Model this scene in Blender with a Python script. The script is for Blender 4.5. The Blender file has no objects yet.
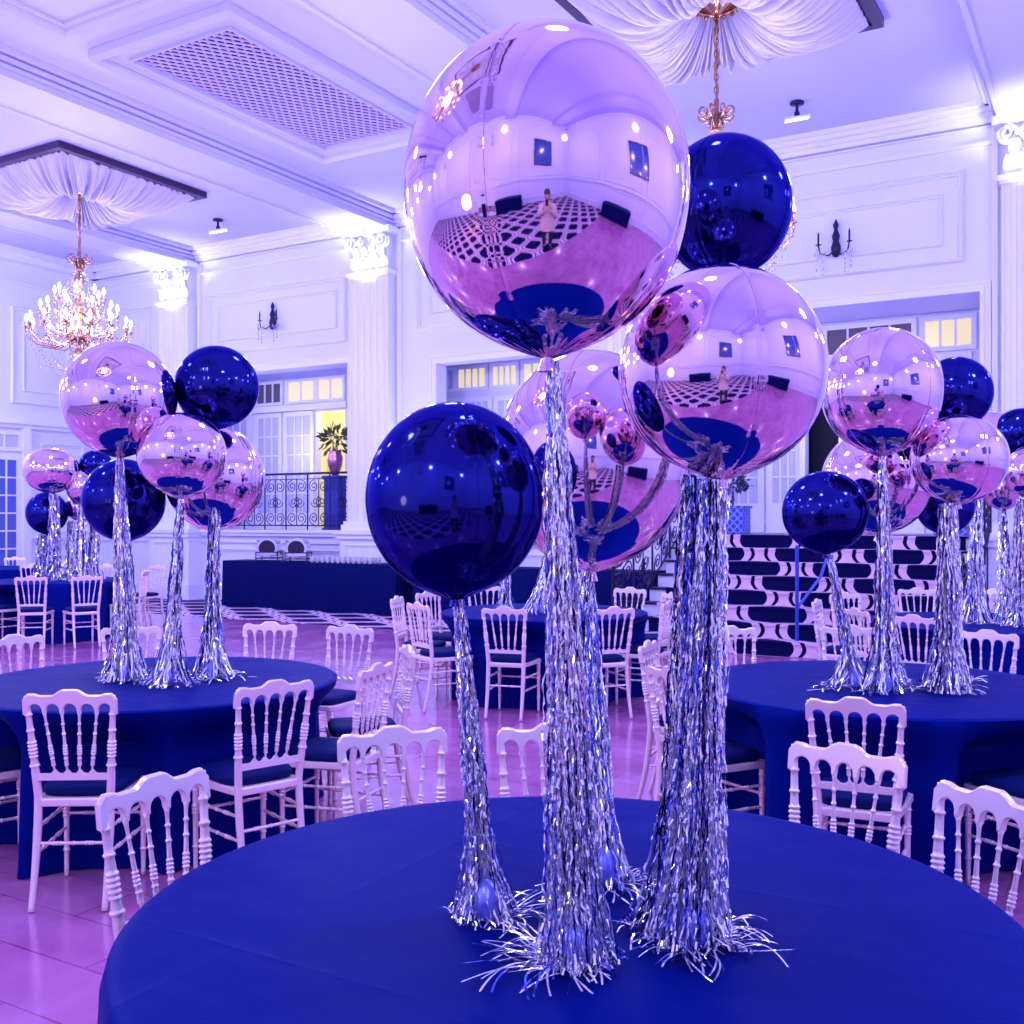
import bpy, math, random
from math import sin, cos, pi, sqrt, atan, atan2, exp, radians
from mathutils import Vector, Matrix
R = random.Random(7)
SC = bpy.context.scene
COL = SC.collection
# ------------------------------------------------------------------ place & camera
FPX = 1050.0
TH = atan(619 / FPX)           # the view looks this far to the left of the long axis of the room
S, C_ = sin(TH), cos(TH)
EYE = 1.57
def at(px, z, h):
    """ground plan point seen at column px, at distance z along the view, height h"""
    u = (px - 512) / FPX
    return Vector(((-S + u * C_) * z, (C_ + u * S) * z, h))
def atp(px, py, z):
    return at(px, z, EYE + (519 - py) / FPX * z)
def onY(px, py, Y):
    u = (px - 512) / FPX
    z = Y / (C_ + u * S)
    p = atp(px, py, z)
    return p.x, p.z
def onX(px, py, X):
    u = (px - 512) / FPX
    z = X / (-S + u * C_)
    p = atp(px, py, z)
    return p.y, p.z

# ------------------------------------------------------------------ materials
def mat(name, col, rough=.5, metal=0., bump=None, spec=None, emit=None, estr=0., coat=0., sheen=0., trans=0., alpha=1., ior=None):
    m = bpy.data.materials.new(name); m.use_nodes = True
    b = m.node_tree.nodes['Principled BSDF']
    b.inputs['Base Color'].default_value = (*col, 1)
    b.inputs['Roughness'].default_value = rough
    b.inputs['Metallic'].default_value = metal
    if spec is not None: b.inputs['Specular IOR Level'].default_value = spec
    if coat: b.inputs['Coat Weight'].default_value = coat
    if sheen: b.inputs['Sheen Weight'].default_value = sheen
    if trans: b.inputs['Transmission Weight'].default_value = trans
    if ior: b.inputs['IOR'].default_value = ior
    if emit:
        b.inputs['Emission Color'].default_value = (*emit, 1); b.inputs['Emission Strength'].default_value = estr
    nt = m.node_tree
    if bump:
        sc, st, dist = bump
        n = nt.nodes.new('ShaderNodeTexNoise'); n.inputs['Scale'].default_value = sc; n.inputs['Detail'].default_value = 4
        tc = nt.nodes.new('ShaderNodeTexCoord'); nt.links.new(tc.outputs['Object'], n.inputs['Vector'])
        bp = nt.nodes.new('ShaderNodeBump'); bp.inputs['Strength'].default_value = st; bp.inputs['Distance'].default_value = dist
        nt.links.new(n.outputs['Fac'], bp.inputs['Height']); nt.links.new(bp.outputs['Normal'], b.inputs['Normal'])
    return m
class NB:
    """tiny helper for node graphs"""
    def __init__(s, m): s.nt = m.node_tree; s.b = s.nt.nodes['Principled BSDF']
    def n(s, t, **k):
        x = s.nt.nodes.new(t)
        for a, v in k.items(): setattr(x, a, v)
        return x
    def L(s, a, b): s.nt.links.new(a, b)
    def math(s, op, a, b=None, c=None):
        x = s.nt.nodes.new('ShaderNodeMath'); x.operation = op
        for i, v in enumerate((a, b, c)):
            if v is None: continue
            if isinstance(v, (int, float)): x.inputs[i].default_value = v
            else: s.L(v, x.inputs[i])
        return x.outputs[0]
    def mix(s, f, a, b):
        x = s.nt.nodes.new('ShaderNodeMix'); x.data_type = 'RGBA'
        if isinstance(f, (int, float)): x.inputs[0].default_value = f
        else: s.L(f, x.inputs[0])
        for i, v in ((6, a), (7, b)):
            if isinstance(v, tuple): x.inputs[i].default_value = (*v, 1)
            else: s.L(v, x.inputs[i])
        return x.outputs[2]

M = {}
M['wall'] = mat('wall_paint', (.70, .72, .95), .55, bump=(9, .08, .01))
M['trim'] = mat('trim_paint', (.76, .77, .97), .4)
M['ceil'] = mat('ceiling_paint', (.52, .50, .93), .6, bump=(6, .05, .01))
M['chair'] = mat('chair_paint', (.92, .71, .73), .28, metal=.25, bump=(40, .12, .002))
M['cushion'] = mat('cushion_fabric', (.001, .008, .10), .7, bump=(60, .3, .003), spec=.1)
M['rose'] = mat('rose_foil', (.85, .57, .71), .045, metal=1., bump=(3, .03, .01))
M['navy'] = mat('navy_foil', (.010, .014, .17), .09, metal=1., bump=(3, .03, .01))
b = M['navy'].node_tree.nodes['Principled BSDF']; b.inputs['Coat Weight'].default_value = .12; b.inputs['Coat Roughness'].default_value = .04
b.inputs['Specular Tint'].default_value = (.2, .25, .7, 1)
M['rose_tie'] = mat('rose_tie_foil', (.80, .52, .66), .15, metal=1.)
M['navy_tie'] = mat('navy_tie_foil', (.02, .02, .2), .2, metal=1.)
M['tinsel'] = mat('silver_tinsel', (1., .99, 1.), .14, metal=.82)
M['tinsel2'] = mat('tinsel_blue_reflection', (.10, .15, .75), .12, metal=.9)  # strand colour imitates blue reflections in the silver foil
M['tinsel3'] = mat('dark_tinsel', (.02, .02, .16), .12, metal=.9)  # strand colour imitates dark reflections in the silver foil
M['weight'] = mat('weight_foil', (.22, .26, .85), .25, metal=.7, bump=(30, .5, .01))
M['iron'] = mat('black_iron', (.02, .015, .05), .4, metal=.6)
M['brass'] = mat('aged_brass', (.55, .30, .16), .25, metal=1.)
M['darkwood'] = mat('canopy_frame_wood', (.03, .010, .045), .35)
M['drape'] = mat('gathered_fabric', (.52, .47, .72), .7)
M['crystal'] = mat('crystal', (.8, .78, .95), .06, metal=.75)
M['candle'] = mat('candle_sleeve', (.85, .8, .9), .5)
M['bulb'] = mat('lit_bulb', (1, .9, .7), .3, emit=(1, .86, .72), estr=7)
M['led'] = mat('lit_lens', (1, 1, 1), .3, emit=(.9, .85, 1), estr=1.6)
M['grille'] = mat('grille_paint', (.55, .42, .80), .5)
M['duct'] = mat('duct_dark', (.004, .002, .012), .9, spec=.1)  # near-black colour stands in for the shade inside the duct
M['cream'] = mat('cream_wall', (.75, .70, .45), .6)
M['dark'] = mat('opening_shade', (.006, .01, .06), .6)  # shade of the unlit space put into the wall colour
M['paneblue'] = mat('blue_pane', (.05, .10, .45), .08, coat=.5)
M['panecurtain'] = mat('curtained_pane', (.50, .52, .88), .25, coat=.5)
M['panewarm'] = mat('warm_lit_pane', (.4, .35, .2), .1, emit=(1, .84, .45), estr=.35)
M['panedim'] = mat('dim_pane', (.12, .10, .12), .1, coat=.5)
M['leaf'] = mat('plant_leaves', (.03, .10, .03), .5)
M['leafb'] = mat('topiary_leaves', (.02, .04, .10), .6)
M['vase'] = mat('copper_vase', (.45, .18, .28), .25, metal=.8)
M['bluebox'] = mat('blue_planter', (.015, .03, .35), .4)
M['steel'] = mat('polished_steel', (.75, .75, .85), .12, metal=1.)
M['glass'] = mat('drinking_glass', (.95, .95, 1), .05, trans=.5, ior=1.4)
M['ribbon'] = mat('blue_post_paint', (.02, .05, .45), .35)
M['picture'] = mat('dark_picture', (.02, .06, .30), .2, coat=.6)
M['skin'] = mat('skin', (.62, .36, .30), .5)
M['coat_c'] = mat('pale_coat', (.70, .52, .50), .8, bump=(50, .3, .005))
M['trouser'] = mat('dark_trousers', (.01, .01, .03), .7)
M['hair'] = mat('brown_hair', (.04, .02, .015), .5)
M['phone'] = mat('phone_body', (.02, .02, .03), .2)
M['stairwhite'] = mat('stair_white_paint', (.70, .68, .88), .4)
M['tread'] = mat('dark_tread', (.003, .004, .04), .5, spec=.2)

# tablecloth: satin with pressed fold lines and a faint weave
def cloth_mat():
    m = mat('royal_blue_satin', (.004, .028, .27), .5, spec=.015)
    g = NB(m); tc = g.n('ShaderNodeTexCoord'); sp = g.n('ShaderNodeSeparateXYZ'); g.L(tc.outputs['Object'], sp.inputs[0])
    x, y, z = sp.outputs
    h = None
    for src, off in ((x, .46), (x, -.46), (y, .30), (y, -.5)):
        d = g.math('ABSOLUTE', g.math('SUBTRACT', src, off))
        v = g.math('POWER', 2.718, g.math('MULTIPLY', d, -90.0))
        h = v if h is None else g.math('ADD', h, v)
    no = g.n('ShaderNodeTexNoise'); no.inputs['Scale'].default_value = 3.5; no.inputs['Detail'].default_value = 2
    g.L(tc.outputs['Object'], no.inputs['Vector'])
    fine = g.n('ShaderNodeTexNoise'); fine.inputs['Scale'].default_value = 260; g.L(tc.outputs['Object'], fine.inputs['Vector'])
    hh = g.math('ADD', g.math('MULTIPLY', h, .0018), g.math('MULTIPLY', no.outputs['Fac'], .02))
    hh = g.math('ADD', hh, g.math('MULTIPLY', fine.outputs['Fac'], .0008))
    bp = g.n('ShaderNodeBump'); bp.inputs['Strength'].default_value = .8; bp.inputs['Distance'].default_value = 1
    g.L(hh, bp.inputs['Height']); g.L(bp.outputs['Normal'], g.b.inputs['Normal'])
    cm = g.mix(g.math('MULTIPLY', fine.outputs['Fac'], .7), (.0003, .006, .135), (.0006, .010, .20)); g.L(cm, g.b.inputs['Base Color'])
    return m
M['cloth'] = cloth_mat()
M['barcloth'] = mat('navy_bar_cloth', (.0004, .004, .075), .7, spec=.06, bump=(3, .3, .02))

def floor_mat():
    m = mat('parquet', (.5, .25, .5), .16, coat=.2)
    g = NB(m); tc = g.n('ShaderNodeTexCoord')
    br = g.n('ShaderNodeTexBrick'); g.L(tc.outputs['Object'], br.inputs['Vector'])
    br.inputs['Scale'].default_value = 1.0; br.inputs['Brick Width'].default_value = .9; br.inputs['Row Height'].default_value = .3
    br.inputs['Mortar Size'].default_value = .004; br.inputs['Color1'].default_value = (.34, .085, .27, 1); br.inputs['Color2'].default_value = (.42, .115, .33, 1)
    br.inputs['Mortar'].default_value = (.14, .03, .13, 1); br.offset = .5
    no = g.n('ShaderNodeTexNoise'); no.inputs['Scale'].default_value = 2.2; no.inputs['Detail'].default_value = 6; no.inputs['Roughness'].default_value = .65
    g.L(tc.outputs['Object'], no.inputs['Vector'])
    mp = g.n('ShaderNodeMapRange'); mp.inputs[1].default_value = .35; mp.inputs[2].default_value = .7; g.L(no.outputs['Fac'], mp.inputs[0])
    c = g.mix(g.math('MULTIPLY', mp.outputs[0], .55), br.outputs['Color'], (.58, .26, .52)); g.L(c, g.b.inputs['Base Color'])
    g.L(g.math('ADD', g.math('MULTIPLY', no.outputs['Fac'], .25), .06), g.b.inputs['Roughness'])
    return m
M['floor'] = floor_mat()

def carpet_mat():
    m = mat('lattice_carpet', (.01, .015, .12), .9)
    g = NB(m); tc = g.n('ShaderNodeTexCoord'); sp = g.n('ShaderNodeSeparateXYZ'); g.L(tc.outputs['Object'], sp.inputs[0])
    x = sp.outputs[0]; y = g.math('ADD', sp.outputs[1], sp.outputs[2])
    P, K, A = 1.12, 2 * pi / .898, .28
    w = g.math('MULTIPLY', g.math('COSINE', g.math('MULTIPLY', g.math('SUBTRACT', y, 11.935), K)), A)
    def fam(sgn, off):
        v = g.math('ADD', g.math('ADD', x, off), w) if sgn > 0 else g.math('SUBTRACT', g.math('ADD', x, off + P / 2), w)
        return g.math('ABSOLUTE', g.math('SUBTRACT', g.math('FRACT', g.math('DIVIDE', v, P)), .5))
    d = g.math('MINIMUM', fam(1, 50.4), fam(-1, 50.4))
    band = g.math('LESS_THAN', d, .18)
    core = g.math('LESS_THAN', g.math('ABSOLUTE', g.math('SUBTRACT', d, .075)), .022)
    c = g.mix(band, (.002, .003, .055), (.74, .50, .70)); c = g.mix(core, c, (.004, .002, .03)); g.b.inputs['Specular IOR Level'].default_value = .08; g.L(c, g.b.inputs['Base Color'])
    return m
M['carpet'] = carpet_mat()
def planter_mat():
    m = mat('lattice_planter', (.05, .1, .6), .4)
    g = NB(m); tc = g.n('ShaderNodeTexCoord'); sp = g.n('ShaderNodeSeparateXYZ'); g.L(tc.outputs['Object'], sp.inputs[0])
    h = g.math('ADD', sp.outputs[0], sp.outputs[1])
    a = g.math('ABSOLUTE', g.math('SUBTRACT', g.math('FRACT', g.math('MULTIPLY', g.math('ADD', h, sp.outputs[2]), 9)), .5))
    c = g.math('ABSOLUTE', g.math('SUBTRACT', g.math('FRACT', g.math('MULTIPLY', g.math('SUBTRACT', h, sp.outputs[2]), 9)), .5))
    g.L(g.mix(g.math('LESS_THAN', g.math('MINIMUM', a, c), .12), (.02, .05, .45), (.20, .28, .85)), g.b.inputs['Base Color'])
    return m
M['planter'] = planter_mat()

# ------------------------------------------------------------------ mesh builder
class MB:
    def __init__(s): s.v = []; s.f = []
    def add(s, vs, fs, T=None):
        o = len(s.v)
        s.v += [tuple(T @ Vector(p)) if T else tuple(p) for p in vs]
        s.f += [tuple(i + o for i in f) for f in fs]
        return s
    def box(s, c, d, rz=0, T=None):
        x, y, z = d[0] / 2, d[1] / 2, d[2] / 2; cr, sr = cos(rz), sin(rz)
        vs = []
        for i in (-1, 1):
            for j in (-1, 1):
                for k in (-1, 1):
                    a, b_ = i * x, j * y
                    vs.append((c[0] + a * cr - b_ * sr, c[1] + a * sr + b_ * cr, c[2] + k * z))
        return s.add(vs, [(0, 1, 3, 2), (4, 6, 7, 5), (0, 4, 5, 1), (2, 3, 7, 6), (0, 2, 6, 4), (1, 5, 7, 3)], T)
    def bb(s, x0, x1, y0, y1, z0, z1): return s.box(((x0 + x1) / 2, (y0 + y1) / 2, (z0 + z1) / 2), (x1 - x0, y1 - y0, z1 - z0))
    def tube(s, pts, rad, n=8, cap=True, T=None, closed=False):
        pts = [Vector(p) for p in pts]; m = len(pts)
        if not isinstance(rad, (list, tuple)): rad = [rad] * m
        up = None; vs = []; fs = []
        for i, p in enumerate(pts):
            t = (pts[(i + 1) % m] - pts[i - 1]) if closed else (pts[min(i + 1, m - 1)] - pts[max(i - 1, 0)])
            if t.length < 1e-9: t = Vector((0, 0, 1))
            t.normalize()
            if up is None:
                up = Vector((0, 0, 1)) if abs(t.z) < .9 else Vector((1, 0, 0))
            a = t.cross(up)
            if a.length < 1e-6: a = t.cross(Vector((0, 1, 0)))
            a.normalize(); b_ = a.cross(t).normalized(); up = b_
            for k in range(n):
                q = 2 * pi * k / n; vs.append(p + (a * cos(q) + b_ * sin(q)) * rad[i])
        for i in range(m if closed else m - 1):
            j = (i + 1) % m
            for k in range(n):
                k2 = (k + 1) % n; fs.append((i * n + k, i * n + k2, j * n + k2, j * n + k))
        if cap and not closed:
            fs.append(tuple(range(n - 1, -1, -1))); fs.append(tuple(range((m - 1) * n, m * n)))
        return s.add(vs, fs, T)
    def lathe(s, prof, n=16, c=(0, 0, 0), T=None):
        vs = [(c[0] + r * cos(2 * pi * k / n), c[1] + r * sin(2 * pi * k / n), c[2] + z) for r, z in prof for k in range(n)]
        fs = []
        for i in range(len(prof) - 1):
            for k in range(n):
                k2 = (k + 1) % n; fs.append((i * n + k, i * n + k2, (i + 1) * n + k2, (i + 1) * n + k))
        fs.append(tuple(range(n - 1, -1, -1))); fs.append(tuple(range((len(prof) - 1) * n, len(prof) * n)))
        return s.add(vs, fs, T)
    def prism(s, poly, d0, d1, f):
        """poly 2D list; f(a,b,d) -> 3D"""
        n = len(poly)
        vs = [f(a, b_, d0) for a, b_ in poly] + [f(a, b_, d1) for a, b_ in poly]
        fs = [tuple(range(n - 1, -1, -1)), tuple(range(n, 2 * n))] + [(i, (i + 1) % n, n + (i + 1) % n, n + i) for i in range(n)]
        return s.add(vs, fs)
    def sph(s, c, r, n=12, m=8, sc=(1, 1, 1)):
        vs = []; fs = []
        for i in range(m + 1):
            a = pi * i / m
            for k in range(n):
                q = 2 * pi * k / n
                vs.append((c[0] + r * sc[0] * sin(a) * cos(q), c[1] + r * sc[1] * sin(a) * sin(q), c[2] + r * sc[2] * cos(a)))
        for i in range(m):
            for k in range(n):
                k2 = (k + 1) % n; fs.append((i * n + k, (i + 1) * n + k, (i + 1) * n + k2, i * n + k2))
        return s.add(vs, fs)
    def octa(s, c, r, h):
        x, y, z = c
        return s.add([(x, y, z + h), (x + r, y, z), (x, y + r, z), (x - r, y, z), (x, y - r, z), (x, y, z - h)],
                     [(0, 1, 2), (0, 2, 3), (0, 3, 4), (0, 4, 1), (5, 2, 1), (5, 3, 2), (5, 4, 3), (5, 1, 4)])
    def mesh(s, name, m, smooth=False, bevel=0):
        me = bpy.data.meshes.new(name); me.from_pydata(s.v, [], s.f); me.update()
        if isinstance(m, (list, tuple)):
            for q in m: me.materials.append(q)
        else: me.materials.append(m)
        if smooth: me.shade_smooth()
        return me
    def build(s, name, m, parent=None, smooth=False, loc=None, auto=None, bevel=0):
        me = s.mesh(name, m, smooth)
        o = bpy.data.objects.new(name, me); COL.objects.link(o)
        if parent: o.parent = parent
        if loc is not None: o.location = loc
        if auto:
            me.shade_smooth()
            try: me.set_sharp_from_angle(angle=auto)
            except Exception: pass
        if bevel:
            bm_ = o.modifiers.new('bevel', 'BEVEL'); bm_.width = bevel; bm_.segments = 2; bm_.limit_method = 'ANGLE'; bm_.angle_limit = .7
        return o
def tag(o, label=None, cat=None, group=None, kind=None):
    if label: o['label'] = label
    if cat: o['category'] = cat
    if group: o['group'] = group
    if kind: o['kind'] = kind
    return o
def empty(name, loc=(0, 0, 0), rz=0, **k):
    o = bpy.data.objects.new(name, None); COL.objects.link(o); o.location = loc; o.rotation_euler = (0, 0, rz)
    o.empty_display_size = .1
    return tag(o, **k)
def struct(o): o['kind'] = 'structure'; return o
KIDS = {}
def copy_tree(o, parent=None):
    c = o.copy(); COL.objects.link(c); c.parent = parent
    for ch in list(o.children): copy_tree(ch, c)
    return c

# ------------------------------------------------------------------ ROOM
XL, XR, YB, YF, CZ, SZ = -18.94, 5.6, 14.7, -5.2, 6.85, 6.6
PIL = [-16.3, -11.42, -6.5, -.98, 3.9]
struct(MB().bb(XL - .3, XR + .3, YF - .3, 12.0, -.2, 0).build('floor', M['floor']))
struct(MB().bb(XL - .3, XR + .3, 12.0, YB, -.2, .004).build('floor_carpet', M['carpet']))
struct(MB().bb(XL, XR, YF, -.1, 0, .006).build('floor_rear_carpet', M['carpet']))
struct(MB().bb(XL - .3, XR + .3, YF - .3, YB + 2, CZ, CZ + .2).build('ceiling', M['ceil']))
# openings in the far wall
o1 = (-15.75, -12.03, 1.35, 4.36); o2 = (-10.12, -7.75, 1.35, 4.20); o3 = (-5.75, -1.67, 0, 4.49)
w = MB(); xs = XL - .3
for (a, b_, z0, z1) in (o1, o2, o3):
    w.bb(xs, a, YB, YB + .25, 0, CZ); w.bb(a, b_, YB, YB + .25, z1, CZ)
    if z0 > 0: w.bb(a, b_, YB, YB + .25, 0, z0)
    xs = b_
w.bb(xs, XR + .3, YB, YB + .25, 0, CZ)
struct(w.build('wall_back', M['wall']))
struct(MB().bb(XL - .3, XL, YF, YB, 0, CZ).build('wall_left', M['wall']))
struct(MB().bb(XR, XR + .3, YF, YB, 0, CZ).build('wall_right', M['wall']))
struct(MB().bb(XL - .3, XR + .3, YF - .3, YF, 0, CZ).build('wall_front', M['wall']))
TN = [0]
def trim(mb, m='trim', auto=None):
    TN[0] += 1
    return struct(mb.build('trim_%d' % TN[0], M[m], auto=auto))
# moulding frame: three-step picture-frame profile on a wall. plane 'Y' (faces -Y), 'X+' (faces +X), 'X-', 'Y+', 'Z' (ceiling, faces down)
def frame(mb, plane, k, a0, a1, b0, b1, wd=.05, dp=.03):
    dp *= 1.5
    def ring(i, o_, d0, d1):
        P = [(a0 + i, b0 + i), (a1 - i, b0 + i), (a1 - i, b1 - i), (a0 + i, b1 - i)]
        Q = [(a0 + o_, b0 + o_), (a1 - o_, b0 + o_), (a1 - o_, b1 - o_), (a0 + o_, b1 - o_)]
        def T(p, d):
            a, b_ = p
            return {'Y': (a, k - d, b_), 'Y+': (a, k + d, b_), 'X+': (k + d, a, b_), 'X-': (k - d, a, b_), 'Z': (a, b_, k - d)}[plane]
        vs = [T(p, d0) for p in P] + [T(q, d1) for q in Q]
        mb.add(vs, [(j, (j + 1) % 4, 4 + (j + 1) % 4, 4 + j) for j in range(4)])
    # profile across width: 0..wd
    pr = [(0, -.001), (0, dp * .6), (wd * .25, dp), (wd * .5, dp * .7), (wd * .55, dp * .35), (wd * .9, dp * .5), (wd, dp * .3), (wd, -.001)]
    for (i, d0), (o_, d1) in zip(pr, pr[1:]): ring(i, o_, d0, d1)
    return mb
# far wall upper panels, one pair per bay
for (a0, a1, b0, b1, ia, ib, ic, idd) in ((-15.55, -12.1, 4.74, 5.93, -15.3, -12.33, 5.01, 5.70), (-10.55, -7.35, 4.80, 5.98, -10.3, -7.6, 5.06, 5.74), (-5.70, -1.86, 4.90, 6.09, -5.45, -2.12, 5.14, 5.82), (-.2, 3.3, 4.9, 6.1, .1, 3.0, 5.15, 5.85), (-18.75, -17.2, 1.9, 5.9, -18.5, -17.45, 2.15, 5.65)):
    trim(frame(MB(), 'Y', YB, a0, a1, b0, b1, .07, .045)); trim(frame(MB(), 'Y', YB, ia, ib, ic, idd, .05, .03))
# casing round each opening and under-opening ledge
for (a, b_, z0, z1) in (o1, o2, o3):
    c = MB(); wd = .13
    for dx, dp, ww in ((0, .07, .05), (.05, .045, .05), (.10, .06, .03)):
        c.bb(a - dx - ww, a - dx, YB - dp, YB, z0, z1 + dx); c.bb(b_ + dx, b_ + dx + ww, YB - dp, YB, z0, z1 + dx)
        c.bb(a - dx - ww, b_ + dx + ww, YB - dp, YB, z1 + dx, z1 + dx + ww)
    trim(c)
for x0, x1 in ((XL, -16.8), (-15.8, -11.92), (-10.95, -7.0), (-6.0, -5.86), (-1.5, -1.45), (-.5, 3.4)):
    trim(MB().bb(x0, x1, YB - .14, YB, 1.31, 1.37).bb(x0, x1, YB - .10, YB, 1.25, 1.31).bb(x0, x1, YB - .05, YB, 1.12, 1.17))
    struct(MB().bb(x0, x1, YB - .04, YB, 0, .22).bb(x0, x1, YB - .06, YB, .22, .26).build('baseboard_back', M['trim']))
for x0, x1 in ((-15.6, -13.9), (-13.7, -12.1), (-10.7, -9.0), (-8.8, -7.2)):
    trim(frame(MB(), 'Y', YB, x0, x1, .38, 1.0, .05, .03))
# cornice along the far wall of each bay, with a frieze line below
for x0, x1 in ((XL, -16.8), (-15.82, -11.87), (-10.97, -6.97), (-6.03, -1.5), (-.5, 3.4)):
    c = MB()
    for h0, h1, d in ((6.79, 6.85, .30), (6.73, 6.79, .24), (6.68, 6.73, .16), (6.62, 6.68, .10), (6.58, 6.60, .06)): c.bb(x0, x1, YB - d, YB, h0, h1)
    c.bb(x0, x1, YB - .05, YB, 6.36, 6.40)
    trim(c)
# beams with crown steps
for k, xc in enumerate(PIL):
    c = MB(); hw = .45
    c.bb(xc - hw, xc + hw, YF, YB, SZ, CZ)
    for s_ in (-1, 1):
        e = xc + s_ * hw
        for d, h0, h1 in ((.05, SZ + .06, SZ + .10), (.09, SZ + .12, SZ + .17), (.16, SZ + .19, CZ)):
            c.bb(min(e, e + s_ * d), max(e, e + s_ * d), YF, YB, h0, h1)
        c.bb(min(e - s_ * .05, e + s_ * .01), max(e - s_ * .05, e + s_ * .01), YF, YB, SZ - .025, SZ + .01)
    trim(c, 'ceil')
# ceiling coffer mouldings
for (xa, xb, ya, yb) in ((-9.93, -8.0, 2.2, 7.35), (-9.93, -8.0, -4.6, 1.8), (-14.95, -13.2, 3.0, 7.9), (-5.0, -2.3, 3.0, 7.5)):
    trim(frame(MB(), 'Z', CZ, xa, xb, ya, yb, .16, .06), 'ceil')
# ceiling grilles
def grille(x0, x1, y0, y1, label):
    g = empty('ceiling_grille', ((x0 + x1) / 2, (y0 + y1) / 2, CZ), label=label, cat='ceiling grille')
    hx, hy = (x1 - x0) / 2, (y1 - y0) / 2
    f = MB(); frame(f, 'Z', 0, -hx - .32, hx + .32, -hy - .33, hy + .33, .15, .10)
    f.bb(-hx - .18, hx + .18, -hy - .19, -hy, -.05, -.001).bb(-hx - .18, hx + .18, hy, hy + .19, -.05, -.001).bb(-hx - .18, -hx, -hy, hy, -.05, -.001).bb(hx, hx + .18, -hy, hy, -.05, -.001)
    f.bb(-hx - .02, hx + .02, -hy - .02, -hy, -.09, -.05).bb(-hx - .02, hx + .02, hy, hy + .02, -.09, -.05).bb(-hx - .02, -hx, -hy, hy, -.09, -.05).bb(hx, hx + .02, -hy, hy, -.09, -.05)
    f.build('grille_frame', M['ceil'], g)
    MB().bb(-hx, hx, -hy, hy, -.006, -.001).build('duct_shade_sheet', M['duct'], g)  # flat dark sheet in place of a recess in shade
    l = MB(); p = .115
    n = int((hx + hy) * 2 / p) + 2
    for s_ in (-1, 1):
        for i in range(-n, n):
            c0 = i * p; pts = []
            # line x - s*y*.62 = c
            for yy in (-hy, hy):
                xx = c0 + s_ * yy * .72
                pts.append([xx, yy])
            (xa, ya), (xb, yb) = pts
            # clip in x
            def clip(xa, ya, xb, yb, lim, sg):
                if sg * xa > lim and sg * xb > lim: return None
                if sg * xa > lim:
                    t = (sg * lim - xa) / (xb - xa); return (sg * lim, ya + t * (yb - ya), xb, yb)
                if sg * xb > lim:
                    t = (sg * lim - xa) / (xb - xa); return (xa, ya, sg * lim, ya + t * (yb - ya))
                return (xa, ya, xb, yb)
            q = clip(xa, ya, xb, yb, hx, 1)
            if q: q = clip(*q, hx, -1)
            if not q: continue
            xa, ya, xb, yb = q; L = sqrt((xb - xa) ** 2 + (yb - ya) ** 2)
            if L < .02: continue
            l.box(((xa + xb) / 2, (ya + yb) / 2, -.035 - .008 * s_), (L, .026, .014), atan2(yb - ya, xb - xa))
    l.build('lattice', M['grille'], g)
grille(-9.78, -8.25, 8.08, 11.40, 'long purple lattice grille in a moulded white frame on the ceiling')
grille(-4.6, -3.0, -3.6, -.8, 'lattice grille on the ceiling behind the camera, mirrored in the largest rose balloon')
# pilasters
def fluted(x0, x1, yf, z0, z1):
    mb = MB(); n = 6; wd = (x1 - x0); st = wd / n; poly = [(x0, YB), (x0, yf)]
    for i in range(n):
        c0 = x0 + st * i + st * .18; c1 = x0 + st * (i + 1) - st * .18
        for k in range(7):
            a = pi * k / 6; poly.append(((c0 + c1) / 2 - (c1 - c0) / 2 * cos(a), yf + .035 * sin(a)))
    poly += [(x1, yf), (x1, YB)]
    mb.prism(poly, z0, z1, lambda a, b_, d: (a, b_, d)); return mb
def leaf(mb, x, y, z, wd, h, out):
    vs = []; fs = []; n = 8
    for i in range(n + 1):
        t = i / n; hw = wd / 2 * (sin(pi * min(.93, t * .8 + .18))) ; cy = -out * (t ** 2.2) - .01; cz = h * (t if t < .85 else .85 - (t - .85) * .8)
        if t > .85: cy -= out * .3 * (t - .85) / .15
        for j, a in enumerate((-1, -.5, 0, .5, 1)):
            vs.append((x + a * hw, y + cy + .018 * (1 - abs(a)) * -1 + .012 * (j % 2), z + cz))
    for i in range(n):
        for j in range(4): fs.append((i * 5 + j, i * 5 + j + 1, i * 5 + j + 6, i * 5 + j + 5))
    o = len(vs); vs += [(a, b_ + .03, c) for a, b_, c in vs]
    fs += [tuple(reversed([q + o for q in f])) for f in fs[:n * 4]]
    mb.add(vs, fs)
def scroll(cx, cz, r, turns=2.1, dirn=1, start=pi / 2, n=40, shrink=.18):
    return [(cx + dirn * r * (1 - (1 - shrink) * i / n) * cos(start + 2 * pi * turns * i / n) , cz + r * (1 - (1 - shrink) * i / n) * sin(start + 2 * pi * turns * i / n)) for i in range(n + 1)]
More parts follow.
